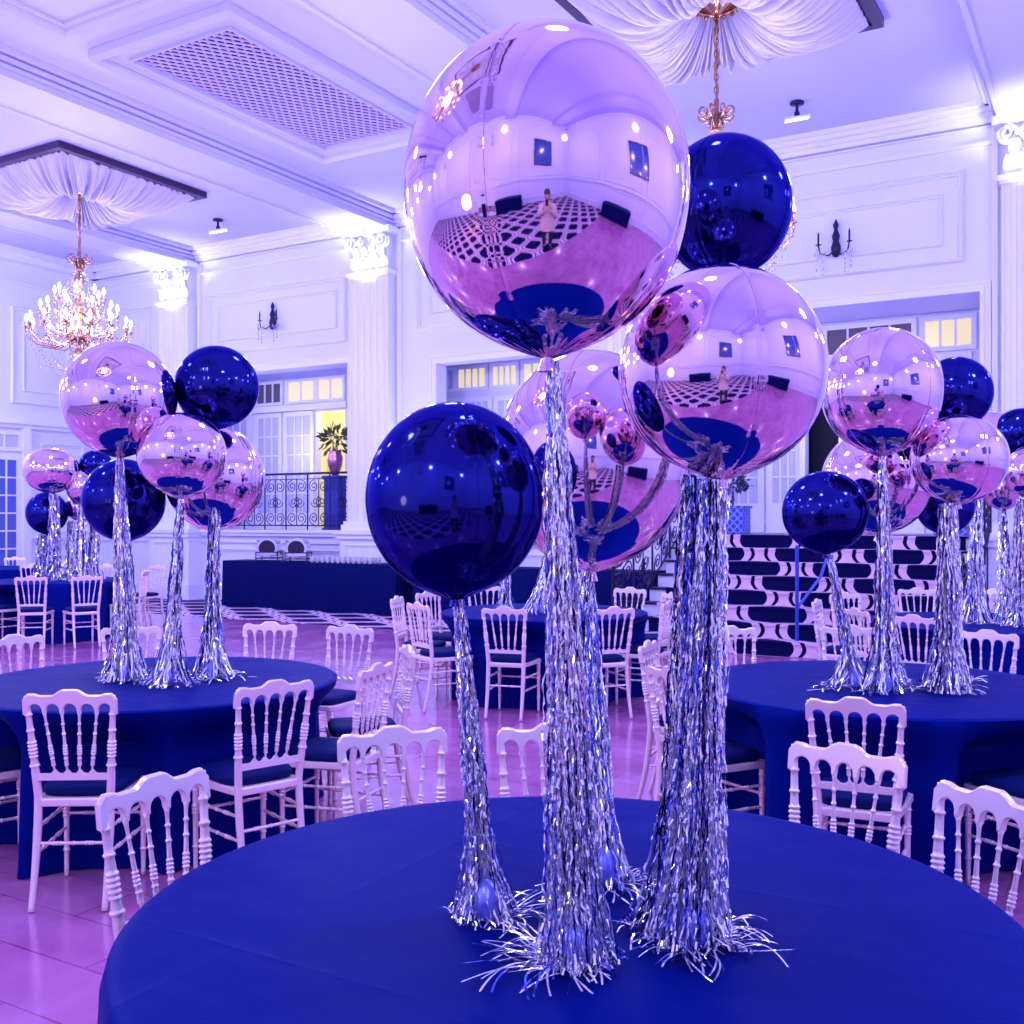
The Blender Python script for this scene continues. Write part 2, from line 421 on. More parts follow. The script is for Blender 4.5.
for k, xc in enumerate(PIL):
    p = MB(); hw = .48; yf = YB - .24
    p.bb(xc - .56, xc + .56, YB - .34, YB, .3, 1.22).bb(xc - .62, xc + .62, YB - .40, YB, 0, .3).bb(xc - .60, xc + .60, YB - .40, YB, 1.22, 1.30).bb(xc - .64, xc + .64, YB - .44, YB, 1.30, 1.37)
    p.bb(xc - .55, xc + .55, YB - .32, YB, 1.37, 1.47).bb(xc - .52, xc + .52, YB - .29, YB, 1.47, 1.53)
    frame(p, 'Y', YB - .34, xc - .45, xc + .45, .42, 1.12, .04, .02)
    pt = trim(p)
    c = fluted(xc - .42, xc + .42, yf, 1.5, 5.78).build('pilaster_shaft', M['trim'], pt, auto=.6)
    q = MB(); q.bb(xc - .47, xc + .47, YB - .30, YB, 5.80, 5.87).bb(xc - .44, xc + .44, YB - .27, YB, 5.76, 5.80)
    q.bb(xc - .38, xc + .38, YB - .20, YB, 5.87, 6.5)
    q.bb(xc - .52, xc + .52, YB - .36, YB, 6.5, 6.6)
    for j in range(5): leaf(q, xc - .32 + .16 * j, YB - .20, 5.88, .17, .30, .09)
    for j in range(4): leaf(q, xc - .26 + .173 * j, YB - .20, 6.02, .18, .34, .13)
    for s_ in (-1, 1):
        pts = scroll(xc + s_ * .36, 6.37, .125, 2.0, s_)
        q.tube([(a, YB - .30 - .01 * i / 6, b_) for i, (a, b_) in enumerate(pts)], .022, 6)
        q.tube([(a, YB - .24, b_) for a, b_ in pts], .022, 6)
        pts = scroll(xc + s_ * .12, 6.38, .08, 1.6, -s_)
        q.tube([(a, YB - .30, b_) for a, b_ in pts], .016, 6)
        q.tube([(xc + s_ * .06, YB - .24, 6.1), (xc + s_ * .16, YB - .28, 6.3), (xc + s_ * .30, YB - .32, 6.46)], .02, 6)
    q.sph((xc, YB - .33, 6.52), .06)
    q.build('capital', M['trim'], pt, auto=.8)
    trim(MB().bb(xc - .55, xc - .48, YB - .06, YB, 1.5, 6.6).bb(xc + .48, xc + .55, YB - .06, YB, 1.5, 6.6))
# left wall: french door, ledge and panels
def yl(px): return onX(px, 500, XL)[0]
def zl(px, py): return onX(px, py, XL)[1]
ledge = MB().bb(XL, XL + .14, YF, YB, 3.44, 3.52).bb(XL, XL + .08, YF, YB, 3.36, 3.44)
trim(ledge)
trim(MB().bb(XL, XL + .30, YF, YB, 6.73, 6.85).bb(XL, XL + .20, YF, YB, 6.62, 6.73).bb(XL, XL + .05, YF, YB, 6.2, 6.24))
struct(MB().bb(XL, XL + .04, YF, YB, 0, .26).build('baseboard_left', M['trim']))
for y0, y1 in ((12.75, 14.3), (8.0, 12.4), (3, 7.6), (-2, 2.6)):
    trim(frame(MB(), 'X+', XL, y0, y1, 3.85, 5.75, .07, .04)); trim(frame(MB(), 'X+', XL, y0 + .25, y1 - .25, 4.1, 5.5, .05, .03))
for y0, y1 in ((13.4, 14.4),):
    trim(frame(MB(), 'X+', XL, y0, y1, 1.3, 3.1, .06, .03)); trim(frame(MB(), 'X+', XL, y0, y1, .4, 1.1, .06, .03))
trim(MB().bb(XL, XL + .09, 13.1, YB, 1.18, 1.26))
# rear and right walls, seen in the balloons
for y0, y1 in ((-4.6, -1), (-.4, 3.4), (4.0, 8), (8.6, 13.6)):
    trim(frame(MB(), 'X-', XR, y0, y1, 2.0, 5.7, .09, .05)); trim(frame(MB(), 'X-', XR, y0, y1, .4, 1.6, .07, .04))
for x0, x1 in ((-18, -14), (-13.4, -9.5), (-8.9, -5), (-4.4, -.6), (0, 4.8)):
    trim(frame(MB(), 'Y+', YF, x0, x1, 2.0, 5.7, .09, .05)); trim(frame(MB(), 'Y+', YF, x0, x1, .4, 1.6, .07, .04))
trim(MB().bb(XL, XR, YF, YF + .12, 1.76, 1.84)); trim(MB().bb(XR - .12, XR, YF, YB, 1.76, 1.84))
trim(MB().bb(XL, XR, YF, YF + .25, 6.65, 6.85)); trim(MB().bb(XR - .25, XR, YF, YB, 6.65, 6.85))

# glazed leaf helper. plane Y or X
DN = [0]; WN = [0]
def glazed(kind, plane, k, a0, a1, z0, z1, cols, rows, glass, rail=.09, base=0., bar=.028, parts=True):
    cnt = DN if kind == 'door' else WN; cnt[0] += 1
    def T(mb, aa, ab, d0, d1, za, zb):
        if plane == 'Y': mb.bb(aa, ab, k - d1, k - d0, za, zb)
        else: mb.bb(k + d0, k + d1, aa, ab, za, zb)
    f = MB()
    T(f, a0, a0 + rail, 0, .05, z0, z1); T(f, a1 - rail, a1, 0, .05, z0, z1); T(f, a0 + rail, a1 - rail, 0, .05, z1 - rail, z1); T(f, a0 + rail, a1 - rail, 0, .05, z0, z0 + rail + base)
    if base > .3: T(f, a0 + rail * 1.6, a1 - rail * 1.6, .05, .062, z0 + rail, z0 + base)
    i0, i1, j0, j1 = a0 + rail, a1 - rail, z0 + rail + base, z1 - rail
    for c in range(1, cols): x = i0 + (i1 - i0) * c / cols; T(f, x - bar / 2, x + bar / 2, .005, .045, j0, j1)
    for r in range(1, rows): z = j0 + (j1 - j0) * r / rows; T(f, i0, i1, .008, .042, z - bar / 2, z + bar / 2)
    o = struct(f.build('%s_%d' % (kind, cnt[0]), M['trim']))
    g = MB(); T(g, i0, i1, .015, .022, j0, j1); g.build('pane', M[glass], o)
    return o
a, b_ = yl(-45), yl(21)
glazed('door', 'X', XL, a, (a + b_) / 2, .02, 2.85, 2, 6, 'paneblue', .12, .5)
glazed('door', 'X', XL, (a + b_) / 2, b_, .02, 2.85, 2, 6, 'paneblue', .12, .5)
glazed('window', 'X', XL, a, b_, 2.9, 3.3, 4, 1, 'panecurtain', .08)
trim(MB().bb(XL, XL + .10, a - .16, a, 0, 3.36).bb(XL, XL + .10, b_, b_ + .16, 0, 3.36))

# gallery behind the openings
GY = 15.9
def gx(px): return onY(px, 400, GY)[0]
def gz(px, py): return onY(px, py, GY)[1]
struct(MB().bb(-17, -1.2, YB - .02, 18.5, 1.15, 1.35).build('floor_gallery', M['stairwhite']))
struct(MB().bb(-17, 0, YB + .25, 18.5, 4.5, 4.6).build('ceiling_gallery', M['wall']))
door_o = (gx(316), gx(345)); dark_o = (gx(806), gx(842))
wg = MB()
xs = -17
for a, b_, zt in ((door_o[0], door_o[1], gz(330, 410)), (dark_o[0], dark_o[1], gz(825, 352))):
    wg.bb(xs, a, GY, GY + .15, 1.35, 4.5); wg.bb(a, b_, GY, GY + .15, zt, 4.5); xs = b_
wg.bb(xs, 0, GY, GY + .15, 1.35, 4.5)
struct(wg.build('wall_gallery', M['wall']))
struct(MB().bb(-17.2, -17, YB + .25, 18.5, 1.35, 4.5).bb(-1.3, -1.1, YB + .25, GY, 1.35, 4.5).bb(-11.5, -11.3, YB + .25, GY, 1.35, 4.5).bb(-6.6, -6.4, YB + .25, GY, 1.35, 4.5).build('wall_gallery_side', M['wall']))
struct(MB().bb(door_o[0] - 1.2, door_o[1] + 1.2, 17.6, 17.7, 1.35, 4.5).bb(door_o[0] - 1.3, door_o[0] - 1.2, GY + .15, 17.7, 1.35, 4.5).bb(door_o[1] + 1.2, door_o[1] + 1.3, GY + .15, 17.7, 1.35, 4.5).build('wall_lobby', M['cream']))
struct(MB().bb(dark_o[0] - .3, dark_o[1] + .3, 17.0, 17.1, 1.35, 4.5).bb(dark_o[0] - .3, dark_o[0] - .2, GY + .15, 17.0, 1.35, 4.5).bb(dark_o[1] + .2, dark_o[1] + .3, GY + .15, 17.0, 1.35, 4.5).build('wall_shaded_niche', M['dark']))  # niche coloured dark to read as an unlit opening
# left gallery doors & transoms
for p0, p1 in ((224, 251), (256, 283), (285, 315)):
    glazed('door', 'Y', GY, gx(p0), gx(p1), 1.36, gz(300, 412), 3, 5, 'panecurtain', .085, .25, .03)
for p0, p1, n_, g_ in ((224, 252, 3, 'panedim'), (256, 284, 3, 'panedim'), (287, 317, 2, 'panewarm'), (317, 346, 2, 'panewarm')):
    glazed('window', 'Y', GY, gx(p0), gx(p1), gz(300, 404), gz(300, 379), n_, 1, g_, .06)
trim(MB().bb(gx(220), gx(350), GY - .12, GY, gz(300, 411), gz(300, 405)))
# middle gallery transom and doors
for p0, p1, g_ in ((440, 457, 'panecurtain'), (457, 489, 'panewarm'), (491, 520, 'panewarm'), (522, 560, 'panewarm')):
    glazed('window', 'Y', GY, gx(p0), gx(p1), gz(470, 391), gz(470, 366), 4 if p0 > 440 else 2, 1, g_, .06)
for p0, p1 in ((440, 466), (467, 493), (495, 525), (526, 560)):
    glazed('door', 'Y', GY, gx(p0), gx(p1), 1.36, gz(470, 398), 3, 5, 'panecurtain', .085, .25, .03)
# right gallery
for p0, p1, g_ in ((700, 760, 'panedim'), (762, 822, 'panecurtain'), (823, 917, 'panedim'), (920, 977, 'panewarm')):
    glazed('window', 'Y', GY, gx(p0), gx(p1), gz(950, 351), gz(950, 315), 3 if p1 - p0 < 90 else 4, 1, g_, .07)
for p0, p1 in ((693, 722), (724, 765), (767, 803), (845, 885), (887, 925), (927, 972)):
    glazed('door', 'Y', GY, gx(p0), gx(p1), 1.36, gz(950, 353), 2 if p1 - p0 < 30 else 3, 5, 'panecurtain', .10, .35, .03)
for p in (804, 843): trim(MB().bb(gx(p) - .04, gx(p) + .04, GY - .10, GY, 1.35, gz(950, 351)))

# ------------------------------------------------------------------ STAIRS
st = empty('staircase', (0, 0, 0), label='wide white staircase covered with navy and pink lattice carpet', cat='staircase')
sx0, sx1, rx0, rx1 = -5.40, -1.56, -5.17, -1.73
Y0, RUN, RISE, NS = 11.85, .28, 1.35 / 8, 8
body = MB(); runner = MB(); tr = MB()
for i in range(NS):
    y = Y0 + RUN * i; z = RISE * (i + 1); ye = Y0 + RUN * (i + 1) if i < NS - 1 else YB + .28
    body.bb(sx0, sx1, y, YB - .02, (z - RISE - .02) if i else 0, z - .02)
    for a, b_ in ((sx0 - .02, rx0), (rx1, sx1 + .02)): tr.bb(a, b_, y - .025, ye, z - .02, z)
    runner.bb(rx0, rx1, y - .03, ye, z - .022, z + .008)
    runner.bb(rx0, rx1, y - .012, y + .01, z - RISE + .008, z - .02)
body.build('steps', M['stairwhite'], st); runner.build('carpet_runner', M['carpet'], st); tr.build('tread_edge', M['tread'], st)

# railings
def rail_part(mb, fn, L, h, n):
    """fn(a, z)->3D, a along, z up"""
    def P(a, z): return fn(a, z)
    mb.tube([P(L * i / 12, h) for i in range(13)], .022, 6); mb.tube([P(L * i / 12, .1) for i in range(13)], .014, 6); mb.tube([P(L * i / 12, h - .1) for i in range(13)], .010, 6)
    for i in range(n + 1):
        a = L * i / n; mb.tube([P(a, 0), P(a, h)], .014, 6)
        if i < n:
            w_ = L / n; c = a + w_ / 2
            for s_ in (-1, 1):
                r = min(.115, w_ * .22)
                pts = scroll(c + s_ * w_ * .22, .1 + r + .02, r, 1.7, s_, -pi / 2)
                mb.tube([P(x, z) for x, z in pts], .009, 5)
                pts = [(x, 2 * 0 + (h - .1 + .1) - z) for x, z in pts]
                mb.tube([P(x, z) for x, z in pts], .009, 5)
                pts = scroll(c + s_ * w_ * .15, h * .5, r * .9, 1.5, -s_, pi)
                mb.tube([P(x, z) for x, z in pts], .008, 5)
            mb.tube([P(c, .1), P(c, h - .1)], .009, 5)
            mb.tube([P(c + .05 * cos(2 * pi * j / 10), h * .5 + .10 * sin(2 * pi * j / 10)) for j in range(10)], .008, 5, closed=True)
r = empty('balcony_railing', (o1[0], YB + .08, 1.35), label='black wrought iron scroll balcony railing above the long bar table by the plant', cat='railing')
q = MB(); rail_part(q, lambda a, z: (a, 0, z), o1[1] - o1[0], 1.06, 7); q.build('scrollwork', M['iron'], r)
r = empty('balcony_railing', (o2[0], YB + .08, 1.35), label='black wrought iron balcony railing in the middle opening behind the front balloons', cat='railing')
q = MB(); rail_part(q, lambda a, z: (a, 0, z), o2[1] - o2[0], 1.06, 4); q.build('scrollwork', M['iron'], r)
def stair_rail(X, lab):
    r = empty('stair_railing', (X, Y0 - .15, 0), label=lab, cat='railing')
    q = MB(); sl = 1.35 / (NS * RUN)
    rail_part(q, lambda a, z: (0, a, z + max(0, (a - .15)) * sl + .02), NS * RUN + .2, .95, 4); q.build('scrollwork', M['iron'], r)
    q = MB(); q.tube([(0, 0, 0), (0, 0, 1.02)], .025, 8); q.tube([(0, x, z) for x, z in scroll(-.10, 1.08, .13, 1.4, 1, -.3)], .016, 6); q.sph((0, 0, 1.08), .04)
    q.tube([(0, .0, .95), (.0, -.22, .96)], .02, 6)
    q.build('newel_post', M['iron'], r)
stair_rail(sx0 - .06, 'black wrought iron railing down the side of the stairs nearer the bar tables')
stair_rail(sx1 + .07, 'black wrought iron railing down the stair side nearer the fluted pilaster at the picture edge')
# slim blue hand post on the carpet
p = at(797, 12.0, 0); hp = empty('handrail', (p.x, p.y, 0), label='slim blue handrail post with slanting bar in front of the carpeted stairs', cat='handrail')
q = MB(); q.tube([(0, 0, .02), (0, 0, 1.27)], .022, 8); q.lathe([(.07, .004), (.07, .02), (.02, .035)], 12); q.build('post', M['ribbon'], hp)
q = MB(); q.tube([(0, 0, .55), (.18, .35, .9), (.36, .9, 1.9)], .018, 6); q.build('slanting_bar', M['ribbon'], hp)

# ------------------------------------------------------------------ bar tables along the far wall
def bar_table(x0, x1, lab):
    t = MB(); y0, y1, h = 13.75, 14.35, .82
    nx = int((x1 - x0) / .04); vs = []; fs = []
    pts = [(x0 + (x1 - x0) * i / nx, y0, 0, -1) for i in range(nx + 1)] + [(x1, y0 + (y1 - y0) * i / 10, 1, 0) for i in range(1, 11)] + [(x1 - (x1 - x0) * i / nx, y1, 0, 1) for i in range(1, nx + 1)] + [(x0, y1 - (y1 - y0) * i / 10, -1, 0) for i in range(1, 10)]
    n = len(pts)
    for j, z in enumerate((h, h - .01, h - .2, h - .4, .3, .006)):
        d = max(0, h - z)
        for i, (x, y, nx_, ny_) in enumerate(pts):
            off = .02 * d * (1 + .8 * sin(i * .55) + .6 * sin(i * .23 + 2)) + (.004 if j else 0)
            vs.append((x + nx_ * off, y + ny_ * off, z))
    for j in range(5):
        for i in range(n): fs.append((j * n + i, (j + 1) * n + i, (j + 1) * n + (i + 1) % n, j * n + (i + 1) % n))
    fs.append(tuple(range(n)))
    t.add(vs, fs); o = t.build('draped_bar_table', M['barcloth'], auto=.7)
    tag(o, lab, 'table'); return o
bar_table(-14.2, -10.3, 'long bar table in a navy cloth below the balcony with the plant')
bar_table(-9.95, -7.6, 'navy clothed bar table against the far wall behind the large navy balloon')
bar_table(-7.1, -5.85, 'short navy clothed bar table beside the iron stair railing')
# chafing dishes
def chafing(x, lab):
    e = empty('chafing_dish', (x, 14.02, .822), rz=-1.0, label=lab, cat='serving dish')
    q = MB(); L, B_ = .27, .19
    for a in (-L, L):
        for b_ in (-B_, B_): q.tube([(a, b_, 0), (a * .97, b_, .17)], .011, 6)
        q.tube([(a, -B_, .16), (a, B_, .16)], .011, 6); q.tube([(a, -B_, .05), (a, B_, .05)], .008, 6)
    for b_ in (-B_, B_): q.tube([(-L, b_, .16), (L, b_, .16)], .011, 6); q.tube([(-L, b_, .05), (L, b_, .05)], .008, 6)
    q.build('stand', M['iron'], e)
    MB().bb(-.25, .25, -.17, .17, .09, .17).build('pan', M['steel'], e, bevel=.01)
    q = MB(); n = 20
    poly = [(.18 * cos(2 * pi * i / n), .23 + .18 * sin(2 * pi * i / n)) for i in range(n)]
    q.prism(poly, -.25, .25, lambda a, b_, d: (d, a, max(b_, .15))); lid = q.build('roll_lid', M['steel'], e, auto=.6)
    for sx in (-1, 1):
        q = MB(); q.prism([(a * .8, .23 + (b_ - .23) * .8) for a, b_ in poly], sx * .25, sx * .262, lambda a, b_, d: (d, a, max(b_, .16))); q.build('lid_end', M['iron'], lid)
    q = MB(); q.tube([(-.1, -.16, .33), (-.1, -.21, .36), (.1, -.21, .36), (.1, -.16, .33)], .008, 6); q.build('lid_handle', M['iron'], e)
xa = onY(268, 550, 14.0)[0]; xb = onY(296, 550, 14.0)[0]
chafing(xa + .02, 'round lidded steel chafing dish on a black stand, further one from the pilaster')
chafing(xb + .04, 'round lidded steel chafing dish on a black stand, next to the rows of glasses')
gm = MB().lathe([(.028, 0), (.030, .005), (.036, .10), (.0335, .10), (.028, .012)], 10).mesh('drinking_glass', M['glass'], True)
gi = 0
for i in range(12):
    for j in range(3):
        o = bpy.data.objects.new('drinking_glass', gm); COL.objects.link(o)
        o.location = (onY(316, 550, 14.0)[0] + .115 * i + .02, 13.88 + .13 * j, .821)
        tag(o, 'small clear tumbler standing in the rows of glasses on the long bar table', 'glass', 'tumblers set out on the long bar table')
# plants
def plant_leaves(mb, c, r, n, ln, wd, seed):
    q = random.Random(seed)
    for i in range(n):
        d = Vector((q.gauss(0, 1), q.gauss(0, 1), q.gauss(.2, .8))).normalized(); p = Vector(c) + d * r * q.uniform(.3, 1)
        s_ = d.cross(Vector((q.gauss(0, 1), q.gauss(0, 1), q.gauss(0, 1)))).normalized(); t = (d + Vector((q.gauss(0, .4), q.gauss(0, .4), q.gauss(0, .4)))).normalized()
        u = s_.cross(t) * wd * .25
        mb.add([p, p + t * ln * .5 + s_ * wd / 2, p + t * ln, p + t * ln * .5 - s_ * wd / 2, p + t * ln * .5 + u], [(0, 1, 4), (1, 2, 4), (2, 3, 4), (3, 0, 4)])
px_, pz_ = onY(335, 480, 15.25)
e = empty('potted_plant', (px_, 15.25, 1.35), label='green leafy plant in a copper vase on a blue pedestal in the open gallery doorway', cat='plant')
MB().bb(-.20, .20, -.15, .15, 0, .05).bb(-.17, .17, -.12, .12, .05, .98).bb(-.20, .20, -.15, .15, .98, 1.03).build('pedestal', M['bluebox'], e, bevel=.01)
MB().lathe([(.05, 1.03), (.07, 1.05), (.13, 1.22), (.15, 1.38), (.11, 1.46), (.13, 1.5), (.10, 1.5)], 16).build('vase', M['vase'], e, smooth=True)
q = MB(); plant_leaves(q, (0, 0, 1.72), .25, 90, .18, .07, 3)
for i in range(6): q.tube([(0, 0, 1.45), (.1 * cos(i), .1 * sin(i), 1.75)], .006, 4)
q.build('foliage', M['leaf'], e)
for pxx, lab in ((733, 'round topiary in a blue lattice planter at the stair top beside the front tinsel'), (952, 'blue lattice planter with topiary at the stair top beside the far railing')):
    x_ = onY(pxx, 520, 14.5)[0]
    e = empty('topiary', (min(x_, -1.98), 14.5, 1.358), label=lab, cat='plant')
    q = MB().bb(-.20, .20, -.18, .18, .0, .38); q.bb(-.22, .22, -.20, .20, .36, .40); q.build('planter', M['planter'], e, bevel=.008)
    MB().tube([(0, 0, .38), (0, 0, .6)], .015, 6).build('stem', M['darkwood'], e)
    q = MB(); plant_leaves(q, (0, 0, .72), .24, 260, .08, .05, 5); q.build('foliage', M['leafb'], e)

# ------------------------------------------------------------------ sconces
def make_sconce(lab):
    e = empty('wall_sconce', label=lab, cat='wall light'); e.scale = (1.15, 1.1, 1.1)
    q = MB(); q.lathe([(.02, -.14), (.05, -.10), (.06, -.02), (.035, .06), (.05, .12), (.02, .2), (.035, .26), (.006, .33)], 10, c=(0, -.05, 0)); q.build('backplate', M['iron'], e, smooth=True)
    for s_ in (-1, 1):
        q = MB(); q.tube([(0, -.06, -.05), (s_ * .07, -.13, -.13), (s_ * .16, -.16, -.10), (s_ * .18, -.16, .0)], .011, 6); q.lathe([(.012, 0), (.04, .012), (.018, .02)], 10, c=(s_ * .18, -.16, 0))
        a = q.build('arm', M['iron'], e)
        MB().lathe([(.012, .02), (.012, .14), (.004, .17)], 8, c=(s_ * .18, -.16, 0)).build('candle', M['iron'], a)
        q = MB()
        for k in range(5):
            q.octa((s_ * (.10 + .03 * k), -.16, -.10 - .03 * (k % 2)), .014, .04); q.octa((s_ * .20, -.17, -.06 - .06 * k), .013, .028); q.octa((s_ * .13, -.17, -.16 - .05 * k), .013, .026)
        q.build('crystal_drops', M['crystal'], a)
    return e
sx_, sz_ = onY(275, 322, YB); s1 = make_sconce('small black two-candle wall sconce on the panel nearer the lit chandelier'); s1.location = (sx_, YB - .01, sz_)
sx_, sz_ = onY(837, 247, YB); s2 = copy_tree(s1); s2['label'] = 'black two-candle wall sconce with crystal drops on the wall panel above the stairs'; s2.location = (sx_, YB - .01, sz_)
for o in (s1, s2): o['group'] = 'wall sconces on the far wall'

# ------------------------------------------------------------------ ceiling canopies & chandeliers
def make_canopy(cx, cy, lab):
    H_ = 1.36
    e = empty('draped_canopy', (cx, cy, CZ), label=lab, cat='ceiling drape')
    f = MB()
    for a0, a1, z0 in ((H_ - .10, H_, -.10), (H_ - .16, H_ - .10, -.07)):
        f.bb(-a1, a1, -a1, -a0, z0, -.001).bb(-a1, a1, a0, a1, z0, -.001).bb(-a1, -a0, -a0, a0, z0, -.001).bb(a0, a1, -a0, a0, z0, -.001)
    f.build('wooden_frame', M['darkwood'], e)
    q = random.Random(4); NA, NR = 720, 22; ri = .22; vs = []; fs = []
    ph = [q.uniform(0, 6.28) for _ in range(6)]
    for i in range(NR + 1):
        t = i / NR
        for k in range(NA):
            a = 2 * pi * k / NA; m_ = max(abs(cos(a)), abs(sin(a))); ro = (H_ - .13) / m_
            r = ri + (ro - ri) * t
            sag = -.30 * sin(pi * min(1, t * .95 + .02)) ** .8 * (1.15 - .25 * m_)
            aa = a + .06 * sin(9 * a + ph[0]) * t
            f1 = sin(44 * aa + 2.2 * sin(3 * a + ph[1])); f2 = sin(71 * aa + ph[2] + 1.5 * sin(5 * a))
            amp = (.012 + .15 * sin(pi * min(1, t * .85 + .10)))
            f1 = 1 - 2 * abs(f1) ** .6; f3 = sin(133 * aa + 2 * sin(7 * a))
            z = -.04 + sag + amp * (f1 * .6 + f2 * .4 + f3 * .15)
            r2 = r + .02 * f2 * t * (1 - t)
            vs.append((r2 * cos(a), r2 * sin(a), min(z, -.004)))
    for i in range(NR):
        for k in range(NA): k2 = (k + 1) % NA; fs.append((i * NA + k, i * NA + k2, (i + 1) * NA + k2, (i + 1) * NA + k))
    MB().add(vs, fs).build('gathered_fabric', M['drape'], e, smooth=True)
    q = MB(); q.tube([(.24 * cos(2 * pi * j / 32), .24 * sin(2 * pi * j / 32), -.09) for j in range(32)], .03, 8, closed=True)
    q.lathe([(.02, -.2), (.06, -.17), (.10, -.12), (.2, -.09), (.22, -.02)], 20)
    for j in range(16): q.sph((.24 * cos(j * pi / 8), .24 * sin(j * pi / 8), -.12), .025, 8, 6)
    q.build('ceiling_rose', M['brass'], e, smooth=True)
    return e
CH = [(-14.22, 10.75), (-3.6, 10.16), (-14.2, .8), (-3.7, .9)]
make_canopy(*CH[0], 'square dark-framed canopy of gathered white fabric above the fully visible chandelier')
make_canopy(*CH[1], 'square dark-framed canopy of gathered white fabric above the chandelier hidden by the navy balloon')
make_canopy(*CH[2], 'gathered fabric canopy on the ceiling outside the view, mirrored in the rose balloons')
make_canopy(*CH[3], 'gathered fabric canopy over the camera, mirrored in the top of the largest rose balloon')
def make_chandelier(lab):
    e = empty('chandelier', label=lab, cat='chandelier', group='crystal chandeliers under fabric canopies')
    q = MB(); z = CZ - .2; i = 0   # local z is world z (empty at floor)
    while z > 5.75:
        a = i * pi / 2
        q.tube([(.022 * cos(2 * pi * j / 8) * cos(a), .022 * cos(2 * pi * j / 8) * sin(a), z - .032 + .038 * sin(2 * pi * j / 8)) for j in range(8)], .008, 5, closed=True); z -= .06; i += 1
    q.tube([(.012 * sin(k), .012 * cos(k), CZ - .2 - .055 * k) for k in range(17)], .016, 6)
    q.build('chain', M['brass'], e)
    q = MB()
    for j in range(8):
        a = 2 * pi * j / 8; pts = scroll(.13, 5.66, .085, 1.3, 1, pi, 22)
        q.tube([(x * cos(a), x * sin(a), z) for x, z in pts], .010, 5); q.tube([(.02 * cos(a), .02 * sin(a), 5.48), (.08 * cos(a), .08 * sin(a), 5.52), (.045 * cos(a), .045 * sin(a), 5.66)], .010, 5)
    q.lathe([(.03, 5.44), (.07, 5.46), (.05, 5.5), (.02, 5.6), (.03, 5.76), (.01, 5.8)], 12); q.build('crown', M['brass'], e, smooth=True)
    q = MB(); q.lathe([(.01, 4.02), (.05, 4.06), (.09, 4.14), (.05, 4.22), (.03, 4.3), (.10, 4.38), (.13, 4.46), (.05, 4.58), (.03, 4.75), (.07, 4.85), (.09, 4.92), (.03, 5.02), (.03, 5.2), (.09, 5.3), (.06, 5.38), (.02, 5.46)], 14); q.build('stem', M['brass'], e, smooth=True)
    tiers = ((14, .76, 4.40, 4.62), (10, .56, 4.58, 4.86), (8, .36, 4.80, 5.10))
    pr = None
    for ti, (n, rr, z0, z1) in enumerate(tiers):
        am = MB(); am.tube([(.06, 0, z0), (rr * .45, 0, z0 - .16), (rr * .8, 0, z0 - .12), (rr, 0, z0 + .02), (rr, 0, z1 - .08)], .011, 6)
        am.tube([(x, 0, z) for x, z in scroll(rr * .62, z0 - .02, .07, 1.2, 1, -pi / 2, 18)], .007, 5)
        am.lathe([(.008, z1 - .10), (.045, z1 - .08), (.02, z1 - .06)], 8, c=(rr, 0, 0))
        for s_ in (-.04, .04): am.octa((rr, s_, z1 - .14), .013, .05)
        arm_me = am.mesh('arm', M['brass'], True)
        cm = MB().lathe([(.012, z1 - .07), (.012, z1 + .01)], 8, c=(rr, 0, 0)).mesh('candle', M['candle'])
        bm = MB().lathe([(.004, z1 + .01), (.022, z1 + .03), (.026, z1 + .055), (.014, z1 + .09), (.002, z1 + .12)], 10, c=(rr, 0, 0)).mesh('bulb', M['bulb'], True)
        for j in range(n):
            a = 2 * pi * (j + .5 * (ti % 2)) / n
            ob = bpy.data.objects.new('arm', arm_me); COL.objects.link(ob); ob.parent = e; ob.rotation_euler = (0, 0, a)
            for nm, me in (('candle', cm), ('bulb', bm)):
                o2_ = bpy.data.objects.new(nm, me); COL.objects.link(o2_); o2_.parent = ob
    q = MB()
    def chain(p0, p1, sag, n, r=.012):
        for i in range(n + 1):
            t = i / n; p = Vector(p0).lerp(Vector(p1), t); p.z -= sag * 4 * t * (1 - t)
            q.octa(p, r, r * 1.5)
    for j in range(14):
        a = 2 * pi * j / 14; a2 = 2 * pi * (j + 1) / 14
        chain((.76 * cos(a), .76 * sin(a), 4.50), (.76 * cos(a2), .76 * sin(a2), 4.50), .14, 10)
        chain((.76 * cos(a), .76 * sin(a), 4.44), (.18 * cos(a), .18 * sin(a), 4.05), .28, 16)
        chain((.3 * cos(a), .3 * sin(a), 5.1), (.09 * cos(a), .09 * sin(a), 5.42), .04, 8)
        chain((.5 * cos(a), .5 * sin(a), 4.75), (.12 * cos(a), .12 * sin(a), 5.1), .10, 10)
        for zz, rr in ((4.38, .70), (4.6, .55), (4.33, .45), (4.82, .36), (5.0, .30)): q.octa((rr * cos(a + .2), rr * sin(a + .2), zz), .018, .06)
        if j % 2 == 0: chain((.6 * cos(a), .6 * sin(a), 4.22), (.6 * cos(a2 + .3), .6 * sin(a2 + .3), 4.22), .34, 18)
    q.octa((0, 0, 3.95), .05, .10)
    q.build('crystal_garland', M['crystal'], e)
    return e
ch1 = make_chandelier('fully visible lit crystal chandelier with brass arms and hanging bead swags')
chl = ['chandelier on a twisted chain mostly hidden behind the upper navy balloon', 'chandelier outside the view, mirrored as a bright cluster in the rose balloons', 'chandelier over the camera, mirrored near the top of the largest rose balloon']
for i, (x, y) in enumerate(CH):
    c = ch1 if i == 0 else copy_tree(ch1)
    c.location = (x, y, 0)
    if i: c['label'] = chl[i - 1]
